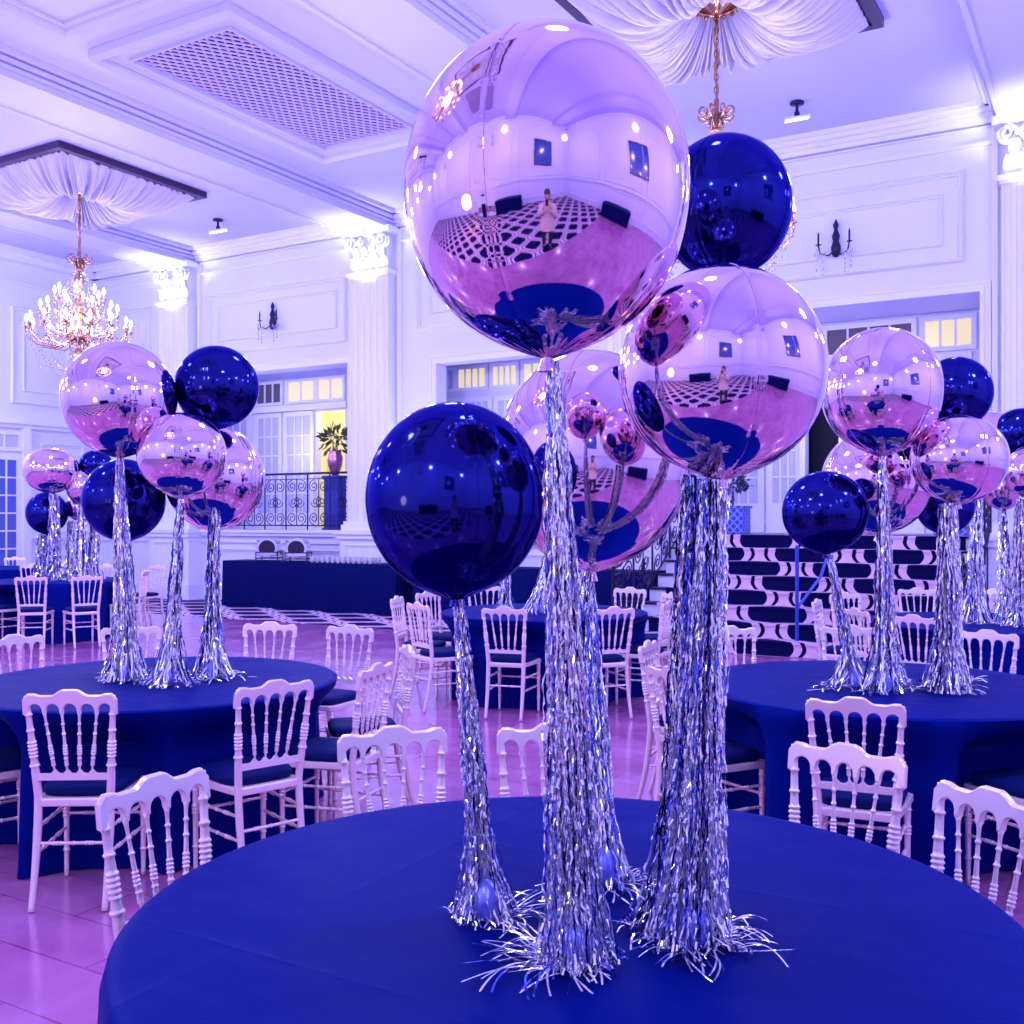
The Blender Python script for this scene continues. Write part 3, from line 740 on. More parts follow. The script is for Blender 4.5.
# small ceiling flood lights
def flood(px, py, z, lab):
    p = atp(px, py, z); e = empty('ceiling_floodlight', (p.x, p.y, CZ), rz=TH, label=lab, cat='ceiling light')
    MB().lathe([(.09, -.001), (.09, -.03), (.02, -.04), (.02, -.12), (.035, -.13), (.035, -.17)], 14).build('mount', M['iron'], e, smooth=True)
    T = Matrix.Translation((0, 0, -.20)) @ Matrix.Rotation(-.18, 4, 'Y')
    h = MB(); h.box((0, 0, 0), (.32, .08, .035), T=T); hd = h.build('lamp_head', M['trim'], e, bevel=.008)
    MB().box((0, 0, -.022), (.30, .065, .010), T=T).build('lens', M['led'], hd)
flood(218, 233, 18.5, 'small white bar floodlight on the ceiling nearer the lit chandelier')
flood(797, 107, 13.3, 'small white bar floodlight on the ceiling above the stair wall')

# ------------------------------------------------------------------ round tables
CAM_T = {}
TABLES = dict(front=(571, 2.205), left=(156, 5.37), right=(882, 5.2), centre=(544, 9.33), rear_right=(985, 8.4), far_left=(55, 14.1), edge_left=(-12, 17.6))
TLAB = dict(front='large round table cloth in royal blue satin nearest the camera, under the biggest balloons',
            left='round blue tablecloth draped to the floor under the left balloon centrepiece',
            right='round blue tablecloth under the balloon centrepiece in front of the carpeted stairs',
            centre='round blue tablecloth seen between the tinsel tails in the middle distance',
            rear_right='round blue tablecloth at the picture edge behind the table before the stairs',
            far_left='round blue tablecloth under the small distant balloon cluster by the left wall',
            edge_left='farthest round blue tablecloth cut by the left picture edge')
CHAIRS = [
 # table, px of crest, z, turn, label
 ('front', 155, 2.66, 0, 'gilt ballroom chair at the front table, close up at its left-hand rim'),
 ('front', 393, 3.28, 0, 'gilt ballroom chair at the front table rim, left of the navy balloon tail'),
 ('front', 552, 3.33, 0, 'gilt ballroom chair at the front table directly behind the central tinsel tails'),
 ('front', 846, 3.02, 0, 'gilt chair at the front table rim overlapping another chair at the right-hand table'),
 ('front', 992, 2.52, 0, 'gilt ballroom chair at the front table cut by the right picture edge'),
 ('left', 70, 4.03, 0, 'gilt ballroom chair with its back to us, full length at the left table'),
 ('left', 275, 4.27, .0, 'gilt ballroom chair with blue cushion seen from behind, right of centre at left table'),
 ('left', -62, 4.46, 0, 'gilt ballroom chair of which only the legs show at the left picture edge'),
 ('left', 376, 4.77, 0, 'gilt ballroom chair in side view at the right-hand rim of the left table'),
 ('left', 408, 5.45, 0, 'gilt ballroom chair turned edge-on behind the one at the left table rim'),
 ('left', 350, 6.5, 0, 'small gilt chair back on open floor right of the lone crest behind left table'),
 ('left', 270, 6.7, 0, 'gilt chair crest alone behind the far rim of the left table before the bar'),
 ('left', 131, 6.5, 0, 'gilt chair behind the left table partly hidden by the tinsel tails'),
 ('left', 14, 5.95, 0, 'gilt chair behind the left table at the left picture edge'),
 ('right', 855, 3.86, 0, 'gilt ballroom chair at the right table, just behind the chair of the front table'),
 ('right', 1080, 4.0, 0, 'gilt ballroom chair at the right table, mostly outside the right picture edge'),
 ('right', 664, 4.72, .3, 'profile gilt chair left of the right table, nearer of two behind the wide tinsel'),
 ('right', 652, 5.7, .25, 'profile gilt chair left of the right table, further of two behind the wide tinsel'),
 ('right', 730, 6.43, 0, 'gilt chair facing us at the foot of the carpeted stairs'),
 ('right', 850, 6.5, 0, 'gilt chair facing us behind the right table between its two thin tinsel tails'),
 ('right', 987, 6.2, 0, 'gilt chair facing us behind the right table, right of its widest tinsel tail'),
 ('centre', 504, 7.85, 0, 'gilt chair, back to us, at the middle table, left of the long tinsel tail'),
 ('centre', 614, 7.85, 0, 'gilt chair, back to us, at the middle table, right of the rear tinsel tail'),
 ('centre', 418, 8.25, 0, 'gilt chair at the left-hand side of the middle table with cushion showing'),
 ('centre', 396, 8.9, -.2, 'gilt chair edge-on standing furthest left at the middle table'),
 ('centre', 428, 9.6, 0, 'gilt chair behind the left-hand side of the middle table below the navy balloon'),
 ('centre', 484, 10.4, 0, 'gilt chair facing us behind the middle table under the navy balloon'),
 ('centre', 574, 10.4, 0, 'gilt chair facing us behind the middle table just right of the central tail'),
 ('centre', 630, 10.1, 0, 'gilt chair facing us behind the middle table under the rear rose balloon'),
 ('centre', 669, 8.45, 0, 'gilt chair at the right-hand side of the middle table near the wide tinsel'),
 ('centre', 672, 9.4, 0, 'gilt chair beyond the right-hand side of the middle table near the stair railing'),
 ('rear_right', 913, 7.2, 0, 'gilt chair with its back to us between the tinsel tails of the right table'),
 ('rear_right', 855, 7.75, 0, 'gilt chair angled behind the leaning tinsel tail of the right table'),
 ('rear_right', 817, 8.6, 0, 'gilt chair in profile before the stairs beside the blue handrail post'),
 ('rear_right', 845, 9.4, 0, 'gilt chair crest against the stair carpet behind the leaning tinsel tail'),
 ('rear_right', 917, 10.0, 0, 'gilt chair facing us before the stairs between the right table tails'),
 ('rear_right', 994, 9.9, 0, 'gilt chair crest below the iron stair railing at the picture edge'),
 ('far_left', 31, 12.1, 0, 'distant gilt chair, back to us, below the small balloon cluster, left of two'),
 ('far_left', 87, 12.2, 0, 'distant gilt chair, back to us, below the small balloon cluster, right of two'),
 ('far_left', 145, 13.5, .1, 'distant gilt chair seen between the tinsel tails of the left table'),
 ('far_left', -14, 12.5, 0, 'distant gilt chair mostly cut by the left picture edge'),
 ('far_left', 33, 15.3, 0, 'distant gilt chair crest behind the far left table, nearest the french door'),
 ('far_left', 70, 15.5, 0, 'distant gilt chair crest behind the far left table in the middle of its tails'),
 ('far_left', 106, 15.4, 0, 'distant gilt chair crest behind the far left table, right of its tails'),
 ('far_left', 157, 15.0, 0, 'distant gilt chair at the right end of the far left table against the wall'),
 ('edge_left', 15, 18.3, 0, 'farthest gilt chair crest in front of the blue french door'),
]
RT = .915
def tpos(k): p, z = TABLES[k]; return at(p, z, 0)
chair_xf = []
for tk, px, z, turn, lab in CHAIRS:
    tp = tpos(tk); p = at(px, z * (1.055 if tk == 'front' else 1.045), 0); d = (tp - p); d.z = 0; dist = d.length; d.normalize()
    seat = p + d * .235
    chair_xf.append((tk, seat, atan2(d.y, d.x) - pi / 2 + turn, (tp - seat).length, lab))
def make_cloth(k, seed, nseg=240):
    q = random.Random(seed); c = tpos(k)
    ph = [q.uniform(0, 6.28) for _ in range(5)]; vs = []; fs = []
    lim = []
    for tk, seat, rz, dist, lab in chair_xf:
        if tk == k:
            v = seat - c; lim.append((atan2(v.y, v.x), dist - .235))
    rings = [(0.001, .75), (.3, .75), (.6, .75), (.85, .75), (RT - .03, .75), (RT - .008, .7485), (RT, .742)]
    for (r, z) in rings:
        for i in range(nseg):
            a = 2 * pi * i / nseg; vs.append((r * cos(a), r * sin(a), z))
    dz = [.70, .64, .57, .5, .42, .33, .24, .15, .07, .006]
    for z in dz:
        d = .742 - z
        for i in range(nseg):
            a = 2 * pi * i / nseg
            fold = .4 * sin(11 * a + ph[0] + .8 * sin(2 * a)) + .5 * sin(19 * a + ph[1] + sin(3 * a)) + .25 * sin(24 * a + ph[2])
            r = RT + .008 + d * (.035 + .085 * fold)
            if z < .08: r += .03 * fold * (1 - z / .08)
            for la, ld in lim:
                da = (a - la + pi) % (2 * pi) - pi
                if ld < r and abs(da) < .9:
                    wgt = 1 / (1 + exp((abs(da) - .33) * 22)); m_ = min(1, d / .18); m_ = m_ * m_ * (3 - 2 * m_)
                    r -= max(0, r - ld + .02) * wgt * m_
            vs.append((r * cos(a), r * sin(a), z))
    nr = len(rings) + len(dz)
    for j in range(nr - 1):
        for i in range(nseg): i2 = (i + 1) % nseg; fs.append((j * nseg + i, (j + 1) * nseg + i, (j + 1) * nseg + i2, j * nseg + i2))
    fs.append(tuple(range(nseg)))
    o = MB().add(vs, fs).build('tablecloth', M['cloth'], loc=c, auto=.9)
    o.rotation_euler = (0, 0, 0)
    tag(o, TLAB[k], 'tablecloth', 'royal blue floor-length round tablecloths')
for i, k in enumerate(TABLES): make_cloth(k, 11 + i, 360 if k in ('front', 'left', 'right') else 200)

# ------------------------------------------------------------------ chairs
def bead(z0, z1, r, beads, amp):
    """turned profile: list (z, r)"""
    out = [(z0, r * .9)]
    n = 40
    for i in range(1, n):
        z = z0 + (z1 - z0) * i / n; rr = r
        for (bz, bw, ba) in beads:
            rr += ba * exp(-((z - bz) / bw) ** 2)
        out.append((z, rr))
    out.append((z1, r * .9)); return out
def make_chair():
    e = empty('ballroom_chair')
    W0, W1 = .144, .172         # half widths at seat and crest
    def backx(u, z): return u * (W0 + (W1 - W0) * max(0, (z - .45) / .42))
    def backy(z):
        if z < .45: t = (.45 - z) / .45; return -.185 - .075 * t ** 1.8
        t = (z - .45) / .47; return -.185 - .06 * t
    MC = M['chair']
    def turned(zs, beads, w, amp, base):
        """sample heights densely round each bead so every ring reads"""
        L = set(round(z, 5) for z in zs)
        for b_ in beads:
            for k in (-1.6, -.8, -.35, 0, .35, .8, 1.6): L.add(round(b_ + k * w, 5))
        L = sorted(z for z in L if zs[0] <= z <= zs[-1])
        return [(z, base(z) + sum(amp * exp(-((z - b_) / w) ** 4) for b_ in beads)) for z in L]
    for s_ in (-1, 1):
        def base(z):
            if z < .3: return .0115 + .005 * z / .3
            if z < .555: return .0165
            if z < .60: return .0125 + .004 * sin((z - .555) / .045 * pi)
            if z < .70: return .0125 + .002 * sin((z - .60) / .10 * pi)
            return .0125 - .002 * (z - .70) / .12
        P_ = turned([.004 + i * .02 for i in range(43)] + [.862], (.575, .612, .627, .642, .657, .672, .72, .785), .0042, .0042, base)
        MB().tube([(backx(s_, z) if z > .45 else s_ * W0, backy(z), z) for z, r in P_], [r for z, r in P_], 10).build('rear_leg', MC, e, smooth=True)
    # crest rail with arches
    xs = [-1, -.6, -.2, .2, .6, 1]; W = W1 + .0125
    def top(u):
        a = abs(u); t = min(1, max(0, (a - .14) / .26)); pl = 1 - t * t * (3 - 2 * t)
        t2 = min(1, max(0, (a - .62) / .16)); sh = t2 * t2 * (3 - 2 * t2)
        return .868 + .020 * pl - .004 * (1 - pl) * (1 - sh) + .003 * sh - .022 * max(0, (a - .90) / .10) ** 2.2
    bot = []
    for i in range(5):
        a0, a1 = xs[i] * W1, xs[i + 1] * W1; cx_, hw = (a0 + a1) / 2, (a1 - a0) / 2 - .0055
        for j in range(13):
            t = pi * j / 12; bot.append((cx_ - hw * cos(t), .790 + .040 * sin(t) ** .75))
    low = {}
    for p in bot: low[round(p[0], 5)] = p[1]
    for x in (-W, W): low[round(x, 5)] = .785
    vs = []; fs = []; th = .0105
    for x in sorted(low):
        u = x / W; zt = top(u); zb = low[x]
        for (z, dy) in ((zb, -th + .002), (zb + .004, -th), (zt - .005, -th), (zt, -th + .005), (zt, th - .005), (zt - .005, th), (zb + .004, th), (zb, th - .002)):
            vs.append((x, backy(z) + dy, z))
    n = 8; m_ = len(low)
    for i in range(m_ - 1):
        for k in range(n): k2 = (k + 1) % n; fs.append((i * n + k, i * n + k2, (i + 1) * n + k2, (i + 1) * n + k))
    fs.append(tuple(range(n))); fs.append(tuple(range((m_ - 1) * n, m_ * n))[::-1])
    MB().add(vs, fs).build('crest_rail', MC, e, auto=.3)
    # spindles
    for u in (-.6, -.2, .2, .6):
        def base(z):
            if z < .575: return .0045
            if z < .60: return .0055 + .003 * sin((z - .575) / .025 * pi)
            if z < .66: return .0065 + .001 * sin((z - .60) / .06 * pi)
            return .0068 - .0018 * min(1, (z - .66) / .08)
        P_ = turned([.552 + i * .012 for i in range(21)], (.575, .603, .622, .633, .644, .655, .705, .745), .0034, .0030, base)
        P_ = [(z, r + (.003 * max(0, (z - .775) / .015) if z > .775 else 0)) for z, r in P_ if z < .798]
        MB().tube([(u * (W0 * .86 + (W1 - W0 * .86) * (z - .55) / .24), backy(z), z) for z, r in P_], [r for z, r in P_], 8).build('spindle', MC, e, smooth=True)
    # lower back rail with cups
    q = MB(); W2 = W0 + .004; N = 60; vs = []; fs = []
    for i in range(N + 1):
        u = -1 + 2 * i / N; zt = .540
        for c in (-.6, -.2, .2, .6): zt += .016 * exp(-((u * W2 - c * W0 * .86) / .010) ** 2)
        zb = .515
        for z, dy in ((zb, -.010), (zt, -.010), (zt, .010), (zb, .010)): vs.append((u * W2, backy(.54) + dy, z))
    for i in range(N):
        for k in range(4): k2 = (k + 1) % 4; fs.append((i * 4 + k, i * 4 + k2, (i + 1) * 4 + k2, (i + 1) * 4 + k))
    q.add(vs, fs).build('lower_back_rail', MC, e, auto=.8)
    # seat frame (trapezoid, rounded front)
    q = MB(); outer = [(-.15, -.195), (.15, -.195), (.175, .0), (.19, .17), (.17, .195), (-.17, .195), (-.19, .17), (-.175, .0)]
    q.prism(outer, .405, .438, lambda a, b_, d: (a, b_, d)); q.build('seat_frame', MC, e, bevel=.006)
    vs = []; fs = []; n = 40; lv = ((.96, .438), (1.0, .450), (1.0, .468), (.95, .480), (.7, .486), (.01, .488))
    for s_, z in lv:
        for i in range(n):
            a = 2 * pi * i / n; cx_, sy_ = cos(a), sin(a); pw = .42
            x = (abs(cx_) ** pw) * (1 if cx_ > 0 else -1) * .168 * (1 + .12 * sy_); y = (abs(sy_) ** pw) * (1 if sy_ > 0 else -1) * .178 + .012
            
            vs.append((x * s_, .012 + (y - .012) * s_, z))
    for j in range(len(lv) - 1):
        for i in range(n): i2 = (i + 1) % n; fs.append((j * n + i, j * n + i2, (j + 1) * n + i2, (j + 1) * n + i))
    fs.append(tuple(range(n))[::-1]); fs.append(tuple(range((len(lv) - 1) * n, len(lv) * n)))
    MB().add(vs, fs).build('seat_cushion', M['cushion'], e, smooth=True)
    for s_ in (-1, 1):
        P_ = turned([.004 + .02 * i for i in range(21)], (.27, .285, .30, .37, .12), .0045, .004, lambda z: .010 + .005 * z / .42)
        MB().tube([(s_ * .166, .172, z) for z, r in P_], [r for z, r in P_], 8).build('front_leg', MC, e, smooth=True)
    def stretch(p0, p1):
        pts = []; rad = []; p0, p1 = Vector(p0), Vector(p1)
        for t, r in turned([i / 16 for i in range(17)], (.24, .28, .32, .5, .68, .72, .76), .010, .003, lambda t: .007):
            pts.append(p0.lerp(p1, t)); rad.append(r)
        MB().tube(pts, rad, 6).build('stretcher', MC, e, smooth=True)
    for s_ in (-1, 1):
        for z in (.32, .22): stretch((s_ * W0, backy(z), z), (s_ * .166, .172, z))
    stretch((-W0, backy(.26), .26), (W0, backy(.26), .26)); stretch((-.166, .172, .28), (.166, .172, .28))
    return e
proto = make_chair()
for i, (tk, seat, rz, dist, lab) in enumerate(chair_xf):
    c = proto if i == 0 else copy_tree(proto)
    c.location = (seat.x, seat.y, .0); c.rotation_euler = (0, 0, rz)
    tag(c, lab, 'chair', 'gilt ballroom chairs around the round tables')

# ------------------------------------------------------------------ balloons
def envelope_mesh(NU=288, NV=144):
    vs = []; fs = []
    for i in range(NV + 1):
        th = pi * i / NV
        for k in range(NU):
            a = 2 * pi * k / NU; r = 1.
            d = abs((a + pi / 4) % (pi / 2) - pi / 4) * max(.05, sin(th))
            r -= .005 * exp(-(d / .025) ** 2) + .0012 * exp(-(d / .07) ** 2) * cos(85 * th)
            z = r * cos(th); x = r * sin(th)
            b_ = pi - th
            if b_ < .38:
                t = 1 - b_ / .38; z -= .05 * t * t; x *= 1 + .06 * t * cos(24 * a)
            if th < .2: z -= .012 * (1 - th / .2) ** 2
            vs.append((x * cos(a), x * sin(a), z))
    for i in range(NV):
        for k in range(NU): k2 = (k + 1) % NU; fs.append((i * NU + k, (i + 1) * NU + k, (i + 1) * NU + k2, i * NU + k2))
    m_ = MB().add(vs, fs); return m_
ENV = {c: envelope_mesh().mesh('envelope', M[c], True) for c in ('rose', 'navy')}
def seam_mesh(c):
    mb = MB(); N = 160
    for q in range(4):
        a = q * pi / 2; vs = []; fs = []
        for i in range(N + 1):
            th = .03 + (pi - .12) * i / N; r0 = .985; r1 = 1.001 + .0010 * sin(i * 1.3)
            for r, da in ((r0, -.0025), (r1, -.0008), (r1, .0008), (r0, .0025)):
                vs.append((r * sin(th) * cos(a + da), r * sin(th) * sin(a + da), r * cos(th)))
        for i in range(N):
            for k in range(3): fs.append((i * 4 + k, i * 4 + k + 1, (i + 1) * 4 + k + 1, (i + 1) * 4 + k))
        mb.add(vs, fs)
    return mb.mesh('seam', M[c])
SEAM = {'rose': seam_mesh('rose'), 'navy': seam_mesh('navy')}
def tinsel(mb, top, base, n, r0, r1, rend, wd, seg, seed, floor_z, extra=.09, bow=0):
    """strips hanging from top to base, fanning out where they meet the cloth"""
    q = random.Random(seed); top, base = Vector(top), Vector(base); L = (top - base).length
    fan = q.uniform(0, 2 * pi)
    for s_ in range(n):
        a = q.uniform(0, 2 * pi); rr = sqrt(q.uniform(0.02, 1)); full = q.random() > .12
        tl = 1. if full else q.uniform(.45, .97)
        nseg = max(6, int(L * tl / seg)); pts = []
        ph = q.uniform(0, 6.28); w1 = q.uniform(.3, 1.); tf = q.uniform(.62, .92)
        for i in range(nseg + 1):
            t = tl * i / nseg
            c = top.lerp(base, t); c.z = top.z + (base.z - top.z) * t
            rad = r0 + (r1 - r0) * min(1, t / .75) ** .8 + (rend - r1) * max(0, (t - tf) / (1 - tf)) ** 1.6
            rad *= rr
            wob = .006 * w1 * min(1, t * 6)
            x = c.x + rad * cos(a) + wob * sin(ph + t * L * 16) + bow * sin(pi * t) * C_; y = c.y + rad * sin(a) + wob * cos(ph * 1.7 + t * L * 13) + bow * sin(pi * t) * S
            jt = wd * .55; pts.append(Vector((x + q.uniform(-jt, jt), y + q.uniform(-jt, jt), max(c.z + q.uniform(-.3, .3) * seg, floor_z + .004))))
        if full:
            # tail lying on the cloth
            ex = (q.uniform(.1, 1) ** 1.8 * extra * 1.5) * (1.0 + .9 * cos(a - fan)) + .008; dr = Vector((cos(a), sin(a), 0)); cu = q.uniform(-1, 1); m_ = max(3, int(ex / seg * 1.6)); p = pts[-1].copy()
            zz = q.uniform(.003, .022)
            for i in range(m_):
                an = a + cu * 1.6 * (i + 1) / m_; p = p + Vector((cos(an), sin(an), 0)) * ex / m_
                pts.append(Vector((p.x, p.y, floor_z + .004 + zz * sin(pi * (i + 1) / (m_ + .5)))))
        vs = []; fs = []; tw = q.uniform(0, pi)
        for i, p in enumerate(pts):
            tg = (pts[min(i + 1, len(pts) - 1)] - pts[max(0, i - 1)]).normalized()
            u = tg.cross(Vector((cos(tw), sin(tw), .2))); 
            if u.length < .01: u = tg.cross(Vector((0, 0, 1.)))
            if u.length < .01: u = Vector((1, 0, 0))
            u.normalize()
            if i > nseg and full:
                u = tg.cross(Vector((0, 0, 1))).normalized() * .9 + Vector((0, 0, .2 * sin(tw)))
            h = wd / 2 * q.uniform(.75, 1.1)
            a0, b0 = p + u * h, p - u * h
            a0.z = max(a0.z, floor_z + .002); b0.z = max(b0.z, floor_z + .002)
            vs += [a0, b0]; tw += q.uniform(-.9, .9) if q.random() < .6 else q.uniform(-pi, pi)
        for i in range(len(pts) - 1): fs.append((2 * i, 2 * i + 1, 2 * i + 3, 2 * i + 2))
        mb.add(vs, fs); rd = q.random(); mb.mi += [0 if rd < .76 else (1 if rd < .88 else 2)] * len(fs)
SEED = [100]
def balloon(px, py, rx, ry, z, colr, lab, group, tails, rot=0, rz_floor=.752, weight=True, lv=1.):
    """tails: list of (base px, base z, top px, top py, n, r0, r1, rend)"""
    p = atp(px, py, z); k = z / FPX; RX, RY = rx * k, ry * k
    e = empty('foil_balloon', p, label=lab, cat='balloon', group=group)
    o = bpy.data.objects.new('envelope', ENV[colr]); COL.objects.link(o); o.parent = e; o.scale = (RX, RX, RY); o.rotation_euler = (0, 0, TH + rot)
    s_ = bpy.data.objects.new('seam', SEAM[colr]); COL.objects.link(s_); s_.parent = o
    q = MB(); zb = -RY * 1.04; sc = min(1.3, RX / .2)
    n = 20; vs = []; fs = []
    prof = [(.035, .022), (.020, .010), (.008, 0), (.007, -.008), (.011, -.02), (.013, -.028)]
    for r, h in prof:
        for i in range(n):
            a = 2 * pi * i / n; rr = r * sc * (1 + .22 * cos(5 * a) * (1 if r > .02 else 0)); vs.append((rr * cos(a), rr * sin(a), zb + h * sc + .012))
    for j in range(len(prof) - 1):
        for i in range(n): i2 = (i + 1) % n; fs.append((j * n + i, j * n + i2, (j + 1) * n + i2, (j + 1) * n + i))
    q.add(vs, fs).build('neck', M[colr + '_tie'], e, smooth=True)
    for (bpx, bz, tpx, tpy, nn, r0, r1, rend, wd, sg) in tails:
        SEED[0] += 1
        tp = atp(tpx, tpy, bz if tpy > py + ry * .9 and False else z); tp.z = min(tp.z, p.z + zb) if abs(tpx - px) < 25 else tp.z
        bs = at(bpx, bz, rz_floor)
        t = MB(); t.mi = []; tinsel(t, tp, bs, nn, r0, r1, rend, wd, sg, SEED[0], rz_floor, extra=.06 if wd < .008 else .08)
        t.v = [(a - p.x, b_ - p.y, c - p.z) for a, b_, c in t.v]
        to = t.build('tinsel_tail', [M['tinsel'], M['tinsel2'], M['tinsel3']], e); to.data.polygons.foreach_set('material_index', t.mi)
        if weight:
            w_ = MB(); w_.lathe([(.018, 0), (.026, .004), (.030, .03), (.026, .06), (.012, .078), (.004, .085)], 8)
            wo = w_.build('weight', M['weight'], e, auto=.8)
            b2 = bs + (-Vector((-S, C_, 0))) * .02
            wo.location = (b2.x - p.x, b2.y - p.y, rz_floor + .003 - p.z)
G = 'foil balloons on tinsel tails over the front table'
W5, SG = .0044, .0125
balloon(547, 192, 143.0, 160, 1.88, 'rose', 'largest rose gold mirror balloon at the top of the front cluster', G, [(577, 1.94, 553, 362, 230, .008, .045, .075, W5, SG)], rot=radians(-25))
balloon(455, 499, 89, 97, 2.12, 'navy', 'navy mirror balloon lowest in the front cluster with a leaning tail', G, [(487, 2.16, 459, 601, 130, .010, .026, .075, W5, SG)], rot=.3)
balloon(722, 371, 103, 105, 2.03, 'rose', 'rose gold mirror balloon over the wide tinsel at the right of the front cluster', G, [(690, 2.03, 708, 476, 190, .022, .050, .085, W5, SG), (678, 2.10, 690, 476, 110, .012, .042, .10, W5, SG)], rot=.15)
balloon(592, 459, 97, 109, 2.50, 'rose', 'rose gold mirror balloon at the back of the front cluster above the rear tail', G, [(603, 2.36, 590, 571, 130, .006, .034, .075, W5, SG)], rot=-.4)
balloon(725, 207, 66, 71, 2.42, 'navy', 'navy mirror balloon tucked high behind the two rose gold front balloons', G, [(697, 2.10, 725, 279, 90, .008, .040, .07, W5, SG)], weight=False, rot=.9)
G = 'foil balloons on tinsel tails over the left table'
W6, SG2 = .0078, .026
balloon(119.5, 399, 55.5, 57, 5.25, 'rose', 'biggest rose gold balloon of the left table cluster below the lit chandelier', G, [(126, 5.3, 119.5, 458, 110, .015, .055, .13, W6, SG2)], rot=.6)
balloon(217, 387, 41, 41, 5.45, 'navy', 'navy balloon at the top right of the left table cluster', G, [(209, 5.5, 217, 429, 50, .01, .04, .10, W6, SG2)], weight=False)
balloon(182, 455, 43.5, 42.5, 5.15, 'rose', 'smaller rose gold balloon in front in the middle of the left table cluster', G, [(169, 5.15, 181, 498, 80, .010, .045, .14, W6, SG2)], rot=.2)
balloon(215, 478, 49, 52, 5.65, 'rose', 'rose gold balloon at the right side of the left table cluster before the iron railing', G, [(213, 5.45, 215, 531, 90, .012, .045, .13, W6, SG2)], rot=-.4)
balloon(124, 500, 40, 41, 5.55, 'navy', 'navy balloon lowest in the left table cluster behind a tinsel tail', G, [(126, 5.5, 127, 541, 60, .02, .06, .12, W6, SG2)], weight=False)
G = 'foil balloons on tinsel tails over the right table'
balloon(882, 391, 59, 63, 4.95, 'rose', 'biggest rose gold balloon of the right table cluster before the gallery windows', G, [(886, 5.0, 882, 455, 110, .012, .055, .14, W6, SG2)], rot=.5)
balloon(956, 393, 35, 36, 5.2, 'navy', 'navy balloon at the top of the right table cluster beside the biggest rose one', G, [(940, 5.1, 956, 430, 60, .01, .05, .10, W6, SG2)], weight=False)
balloon(959, 459, 46.5, 44, 4.9, 'rose', 'smaller rose gold balloon at the front of the right table cluster by the wide tail', G, [(948, 4.95, 948, 500, 130, .04, .062, .11, W6, SG2)], rot=.2)
balloon(877, 481, 54, 53, 5.5, 'rose', 'rose gold balloon behind the long tail in the right table cluster', G, [(886, 5.2, 882, 533, 40, .02, .05, .13, W6, SG2)], weight=False, rot=.2)
balloon(825, 512, 42, 41, 5.05, 'navy', 'navy balloon lowest in the right table cluster over the leaning tail', G, [(856, 5.1, 830, 556, 70, .010, .032, .17, W6, SG2)])
balloon(945, 506, 28, 28, 5.7, 'navy', 'small navy balloon half hidden under the smaller rose one at the right table', G, [(952, 5.3, 955, 533, 40, .02, .05, .11, W6, SG2)], weight=False)
G = 'foil balloons on tinsel tails over the rear right table'
W7, SG3 = .012, .035
balloon(988, 442, 30, 32, 8.4, 'rose', 'distant rose gold balloon peeping out behind the smaller right table rose balloon', G, [(975, 8.3, 977, 476, 60, .04, .06, .15, W7, SG3)])
balloon(1022, 433, 27, 25, 8.2, 'navy', 'distant navy balloon cut by the right picture edge', G, [(1030, 8.3, 1022, 458, 60, .02, .07, .15, W7, SG3)])
balloon(1033, 472, 28, 27, 7.9, 'rose', 'distant rose gold balloon cut by the right picture edge below a navy one', G, [(1018, 8.0, 1020, 500, 60, .03, .07, .15, W7, SG3)])
balloon(1003, 488, 20, 22, 8.6, 'rose', 'small distant rose gold balloon lowest over the rear right table', G, [(1003, 8.3, 1003, 510, 50, .02, .06, .15, W7, SG3)], weight=False)
G = 'foil balloons on tinsel tails over the middle table'
balloon(505, 492, 30, 32, 9.3, 'rose', 'distant rose gold balloon hidden behind the large navy front balloon, only its tail showing', G, [(506, 9.2, 507, 524, 50, .03, .06, .14, W7, SG3)])
balloon(556, 492, 30, 32, 9.3, 'navy', 'distant navy balloon hidden behind the front cluster, tail showing left of the central tinsel', G, [(536, 9.1, 556, 525, 60, .02, .07, .16, W7, SG3)])
balloon(600, 480, 30, 32, 9.5, 'rose', 'distant rose gold balloon hidden behind the rear rose balloon of the front cluster', G, [(572, 9.3, 600, 513, 40, .02, .05, .14, W7, SG3)], weight=False)
G = 'foil balloons on tinsel tails over the far left table'
W8, SG4 = .02, .05
balloon(51, 470, 27, 23, 13.8, 'rose', 'widest rose gold balloon of the small far left cluster', G, [(55, 14.0, 54, 495, 60, .06, .09, .16, W8, SG4)])
balloon(96, 465, 16, 15, 14.1, 'navy', 'small navy balloon at the top of the far left cluster', G, [(94, 14.1, 96, 481, 40, .06, .08, .14, W8, SG4)], weight=False)
balloon(81, 487, 14, 17, 13.9, 'rose', 'small rose gold balloon in the middle of the far left cluster', G, [(82, 13.9, 82, 505, 40, .05, .08, .14, W8, SG4)], weight=False)
balloon(47, 513, 20, 21, 14.2, 'navy', 'navy balloon lowest in the far left cluster', G, [(40, 14.3, 42, 530, 50, .06, .09, .14, W8, SG4)], weight=False)
balloon(80, 507, 14, 14, 14.4, 'rose', 'small dark rose balloon lowest beside the navy one in the far left cluster', G, [(70, 14.3, 72, 518, 40, .05, .08, .14, W8, SG4)], weight=False)

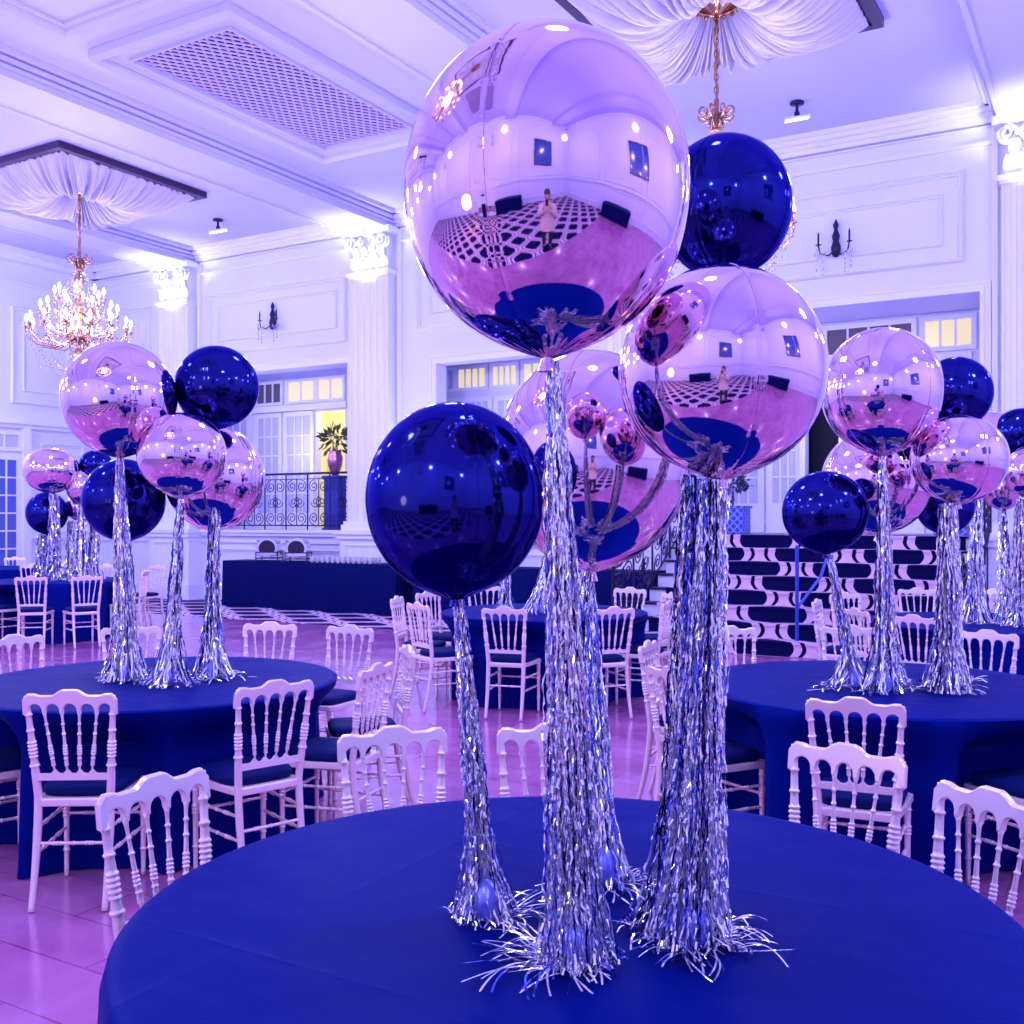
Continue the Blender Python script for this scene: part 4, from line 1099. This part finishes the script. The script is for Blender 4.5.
# ------------------------------------------------------------------ behind the camera: photographer, console tables, pictures
def skin_obj(name, verts, edges, radii, m, parent, sub=2, root=0):
    me = bpy.data.meshes.new(name); me.from_pydata(verts, edges, []); me.update(); me.materials.append(m)
    o = bpy.data.objects.new(name, me); COL.objects.link(o); o.parent = parent
    md = o.modifiers.new('skin', 'SKIN'); md.use_smooth_shade = True
    if not me.skin_vertices: me.skin_vertices.new()
    for i, r_ in enumerate(radii): me.skin_vertices[0].data[i].radius = (r_, r_) if not isinstance(r_, tuple) else r_
    me.skin_vertices[0].data[root].use_root = True
    if sub: s_ = o.modifiers.new('sub', 'SUBSURF'); s_.levels = sub; s_.render_levels = sub
    return o
fw = Vector((-S, C_, 0))
pe = empty('person', -fw * .40, rz=TH, label='person in a pale coat and dark trousers holding a phone, mirrored in the largest balloon', cat='person')
V = [(0, 0, .95), (0, 0, 1.08), (0, 0, 1.22), (0, 0, 1.36), (0, 0, 1.45), (0, .01, 1.52), (0, .015, 1.60), (0, .01, 1.68)]
E_ = [(i, i + 1) for i in range(7)]; Rr = [(.15, .11), (.13, .10), (.15, .11), (.14, .10), (.06, .06), (.055, .055), (.078, .09), (.07, .08)]
def addv(p, r_, pr): V.append(p); Rr.append(r_); E_.append((pr, len(V) - 1)); return len(V) - 1
for s_ in (-1, 1):
    h = addv((s_ * .095, 0, .88), .09, 0); kn = addv((s_ * .11, .01, .50), .058, h); an = addv((s_ * .12, -.01, .10), .038, kn); addv((s_ * .13, .14, .035), .035, an)
    sh = addv((s_ * .17, 0, 1.38), .058, 3); el = addv((s_ * .25, .10, 1.16), .042, sh); wr = addv((s_ * .10, .31, 1.42), .027, el); pm = addv((s_ * .065, .36, 1.48), .030, wr)
    for j in range(4):
        f1 = addv((s_ * .052, .395, 1.49 + .020 * j), .0085, pm); addv((s_ * .030, .400 , 1.495 + .021 * j), .0075, f1)
    t1 = addv((s_ * .045, .350, 1.53), .010, pm); addv((s_ * .03, .352, 1.555), .008, t1)
skin_obj('body', V, E_, Rr, M['skin'], pe)
# face details
q = MB(); q.sph((0, .095, 1.63), .014, 8, 6, (1, 1.4, 1.6)); 
for s_ in (-1, 1): q.sph((s_ * .078, .0, 1.63), .02, 8, 6, (.5, 1, 1.5))
q.build('nose_and_ears', M['skin'], pe, smooth=True)
q = MB()
for s_ in (-1, 1): q.sph((s_ * .03, .082, 1.655), .011, 8, 6)
q.sph((0, .086, 1.59), .02, 8, 6, (1.2, .5, .3)); q.build('eyes_and_mouth', M['hair'], pe, smooth=True)
q = MB(); q.sph((0, -.02, 1.68), .105, 16, 10, (.95, 1.0, .95)); q.sph((0, -.06, 1.58), .09, 12, 8, (1, .7, 1.5)); q.build('hair', M['hair'], pe, smooth=True)
q = MB(); vs = []; fs = []; n = 24
for z, rx_, ry_ in ((.72, .25, .19), (.8, .245, .185), (.95, .22, .165), (1.1, .20, .15), (1.25, .21, .155), (1.36, .20, .14), (1.43, .12, .10), (1.47, .08, .08)):
    for i in range(n): a = 2 * pi * i / n; vs.append((rx_ * cos(a), ry_ * sin(a), z))
for j in range(7):
    for i in range(n): i2 = (i + 1) % n; fs.append((j * n + i, j * n + i2, (j + 1) * n + i2, (j + 1) * n + i))
q.add(vs, fs)
for s_ in (-1, 1): q.tube([(s_ * .12, 0, 1.38), (s_ * .18, .0, 1.36), (s_ * .255, .09, 1.16), (s_ * .24, .13, 1.17), (s_ * .125, .28, 1.38)], [.075, .085, .068, .064, .05], 14)
q.build('coat', M['coat_c'], pe, smooth=True)
q = MB()
for s_ in (-1, 1): q.tube([(s_ * .08, 0, .95), (s_ * .10, 0, .8), (s_ * .115, .01, .5), (s_ * .125, -.01, .09)], [.11, .11, .082, .062], 14)
q.build('trousers', M['trouser'], pe, smooth=True)
q = MB()
for s_ in (-1, 1): q.sph((s_ * .13, .06, .05), .05, 12, 8, (1, 2.6, 1))
q.build('shoes', M['phone'], pe, smooth=True)
ph = empty('phone', (0, 0, 0), rz=TH, label='dark phone held up by the photographer, mirrored in the balloon', cat='phone')
MB().bb(-.037, .037, -.028, -.018, 1.48, 1.63).build('phone_body', M['phone'], ph, bevel=.004)
def console(x, y, L, D, lab):
    o = MB().bb(x - L / 2, x + L / 2, y - D / 2, y + D / 2, .008, .84).build('draped_console_table', M['barcloth'], bevel=.02); tag(o, lab, 'table')
console(-1.2, -4.6, 2.6, .7, 'navy clothed console table against the wall behind the camera, mirrored in balloons')
console(4.9, 1.2, .8, 2.6, 'navy clothed console table against the side wall, mirrored in the rose balloons')
def picture(plane, a, z, wd, h, lab):
    e = empty('framed_picture', (a, YF + .02, z) if plane == 'Y' else (XR - .02, a, z), rz=0 if plane == 'Y' else pi / 2, label=lab, cat='picture')
    MB().bb(-wd / 2, wd / 2, 0, .03, -h / 2, h / 2).build('canvas', M['picture'], e)
    f = MB(); t = .09
    f.bb(-wd / 2 - t, wd / 2 + t, 0, .06, h / 2, h / 2 + t).bb(-wd / 2 - t, wd / 2 + t, 0, .06, -h / 2 - t, -h / 2).bb(-wd / 2 - t, -wd / 2, 0, .06, -h / 2, h / 2).bb(wd / 2, wd / 2 + t, 0, .06, -h / 2, h / 2)
    f.build('frame', M['darkwood'], e)
picture('Y', 2.4, 3.8, 1.7, 1.9, 'dark blue framed picture on the wall behind the camera, mirrored in balloons')
picture('X', 3.0, 3.8, 2.0, 1.8, 'dark blue framed picture on the side wall, mirrored in the rose balloons')
for o, s_ in ((s1, 0),):
    for x in (-2.6, -10.5):
        c = copy_tree(s1); c.location = (x, YF + .01, 5.0); c.rotation_euler = (0, 0, pi)
        c['label'] = 'two-candle sconce on the wall behind the camera, mirrored in balloons'
fl = at(0, 0, 0) + Vector((C_, S, 0)) * -4.6 + fw * -.15  # added lamp for the warm glare; its shape and stand are invented
fe = empty('floor_lamp', (fl.x, fl.y, 0), label='added globe lamp outside the view, standing in for the warm source mirrored in the balloons', cat='lamp')
MB().lathe([(.17, .008), (.17, .03), (.03, .05)], 20).build('base', M['brass'], fe, smooth=True)
MB().tube([(0, 0, .04), (0, 0, 1.15)], .014, 8).build('pole', M['brass'], fe)
M['globe'] = mat('added_lit_globe', (1, .9, .6), .4, emit=(1, .62, .16), estr=7)  # glow of the added lamp
MB().sph((0, 0, 1.45), .36, 24, 14).build('globe_shade', M['globe'], fe, smooth=True)
# table and chairs behind? the front table's near side is open floor

# ------------------------------------------------------------------ LIGHTS
def light(kind, name, loc, e, col, rad=.1, rot=None, **k):
    l = bpy.data.lights.new(name, kind); l.energy = e; l.color = col
    if kind in ('POINT', 'SPOT'): l.shadow_soft_size = rad
    for a, v in k.items(): setattr(l, a, v)
    o = bpy.data.objects.new(name, l); COL.objects.link(o); o.location = loc
    if rot: o.rotation_euler = rot
    return o
LAV = (.55, .53, 1.0); BLU = (.42, .46, 1.0); WRM = (1., .80, .62)
for i, (x, y) in enumerate(CH):
    light('POINT', 'chandelier_glow', (x, y, 4.72), 165, (.80, .74, 1.0), .22)
# LED uplights at the foot of the walls and capitals
for xc in PIL:
    light('SPOT', 'capital_uplight', (xc, YB - .62, 5.55), 50, (.86, .88, 1.), .06, rot=(radians(170), 0, 0), spot_size=radians(120), spot_blend=.8)
    light('SPOT', 'wall_uplight', (xc + 1.9, YB - 1.0, .9) if xc < -12 or xc > -2 else (xc + 1.2, YB - .45, 1.5), 150, BLU, .1, rot=(radians(186), 0, 0), spot_size=radians(120), spot_blend=1.)
for x in (-16.5, -11.4, -6.4, -1.2, 3.2):
    for y in (-3, 2.5, 8.2):
        light('POINT', 'beam_fill', (x, y, 4.5), 78, LAV, .15)  # added fill points in mid-air without fixtures, in place of recessed downlights
for x, y in ((-8.9, 5.0), (-8.9, 10.5), (-3.6, 5.2), (1.6, 5), (1.6, 10.5), (-13.8, 5.5), (-17.6, 10)):
    light('POINT', 'room_fill', (x, y, 4.3), 100, LAV, .2)  # added fill lights hanging free; no pendants here
light('POINT', 'lobby_lamp', ((door_o[0] + door_o[1]) / 2, 16.9, 3.9), 45, (1, .85, .5), .1)
for x in (-14, -9, -3.7): light('POINT', 'gallery_lamp', (x, 15.35, 2.9), 7, (.75, .72, 1), .08)
wd = bpy.data.worlds.new('world'); SC.world = wd; wd.use_nodes = True
wd.node_tree.nodes['Background'].inputs[0].default_value = (.3, .3, .6, 1); wd.node_tree.nodes['Background'].inputs[1].default_value = .3

# ------------------------------------------------------------------ camera & view
cam = bpy.data.cameras.new('camera'); co = bpy.data.objects.new('camera', cam); COL.objects.link(co)
cam.sensor_width = 36; cam.lens = 36 * FPX / 1024; cam.shift_y = (519 - 512) / 1024; cam.clip_start = .05; cam.clip_end = 100
co.location = (0, 0, EYE); co.rotation_euler = (pi / 2, 0, TH)
SC.camera = co
vs_ = SC.view_settings; vs_.view_transform = 'Standard'; vs_.look = 'None'; vs_.gamma = 1; vs_.use_curve_mapping = False; vs_.exposure = 0.95
SC.cycles.use_denoising = True; SC.cycles.max_bounces = 8; SC.cycles.glossy_bounces = 5; SC.cycles.diffuse_bounces = 4; SC.cycles.transmission_bounces = 4
SC.cycles.sample_clamp_indirect = 6; SC.cycles.caustics_reflective = False; SC.cycles.caustics_refractive = False
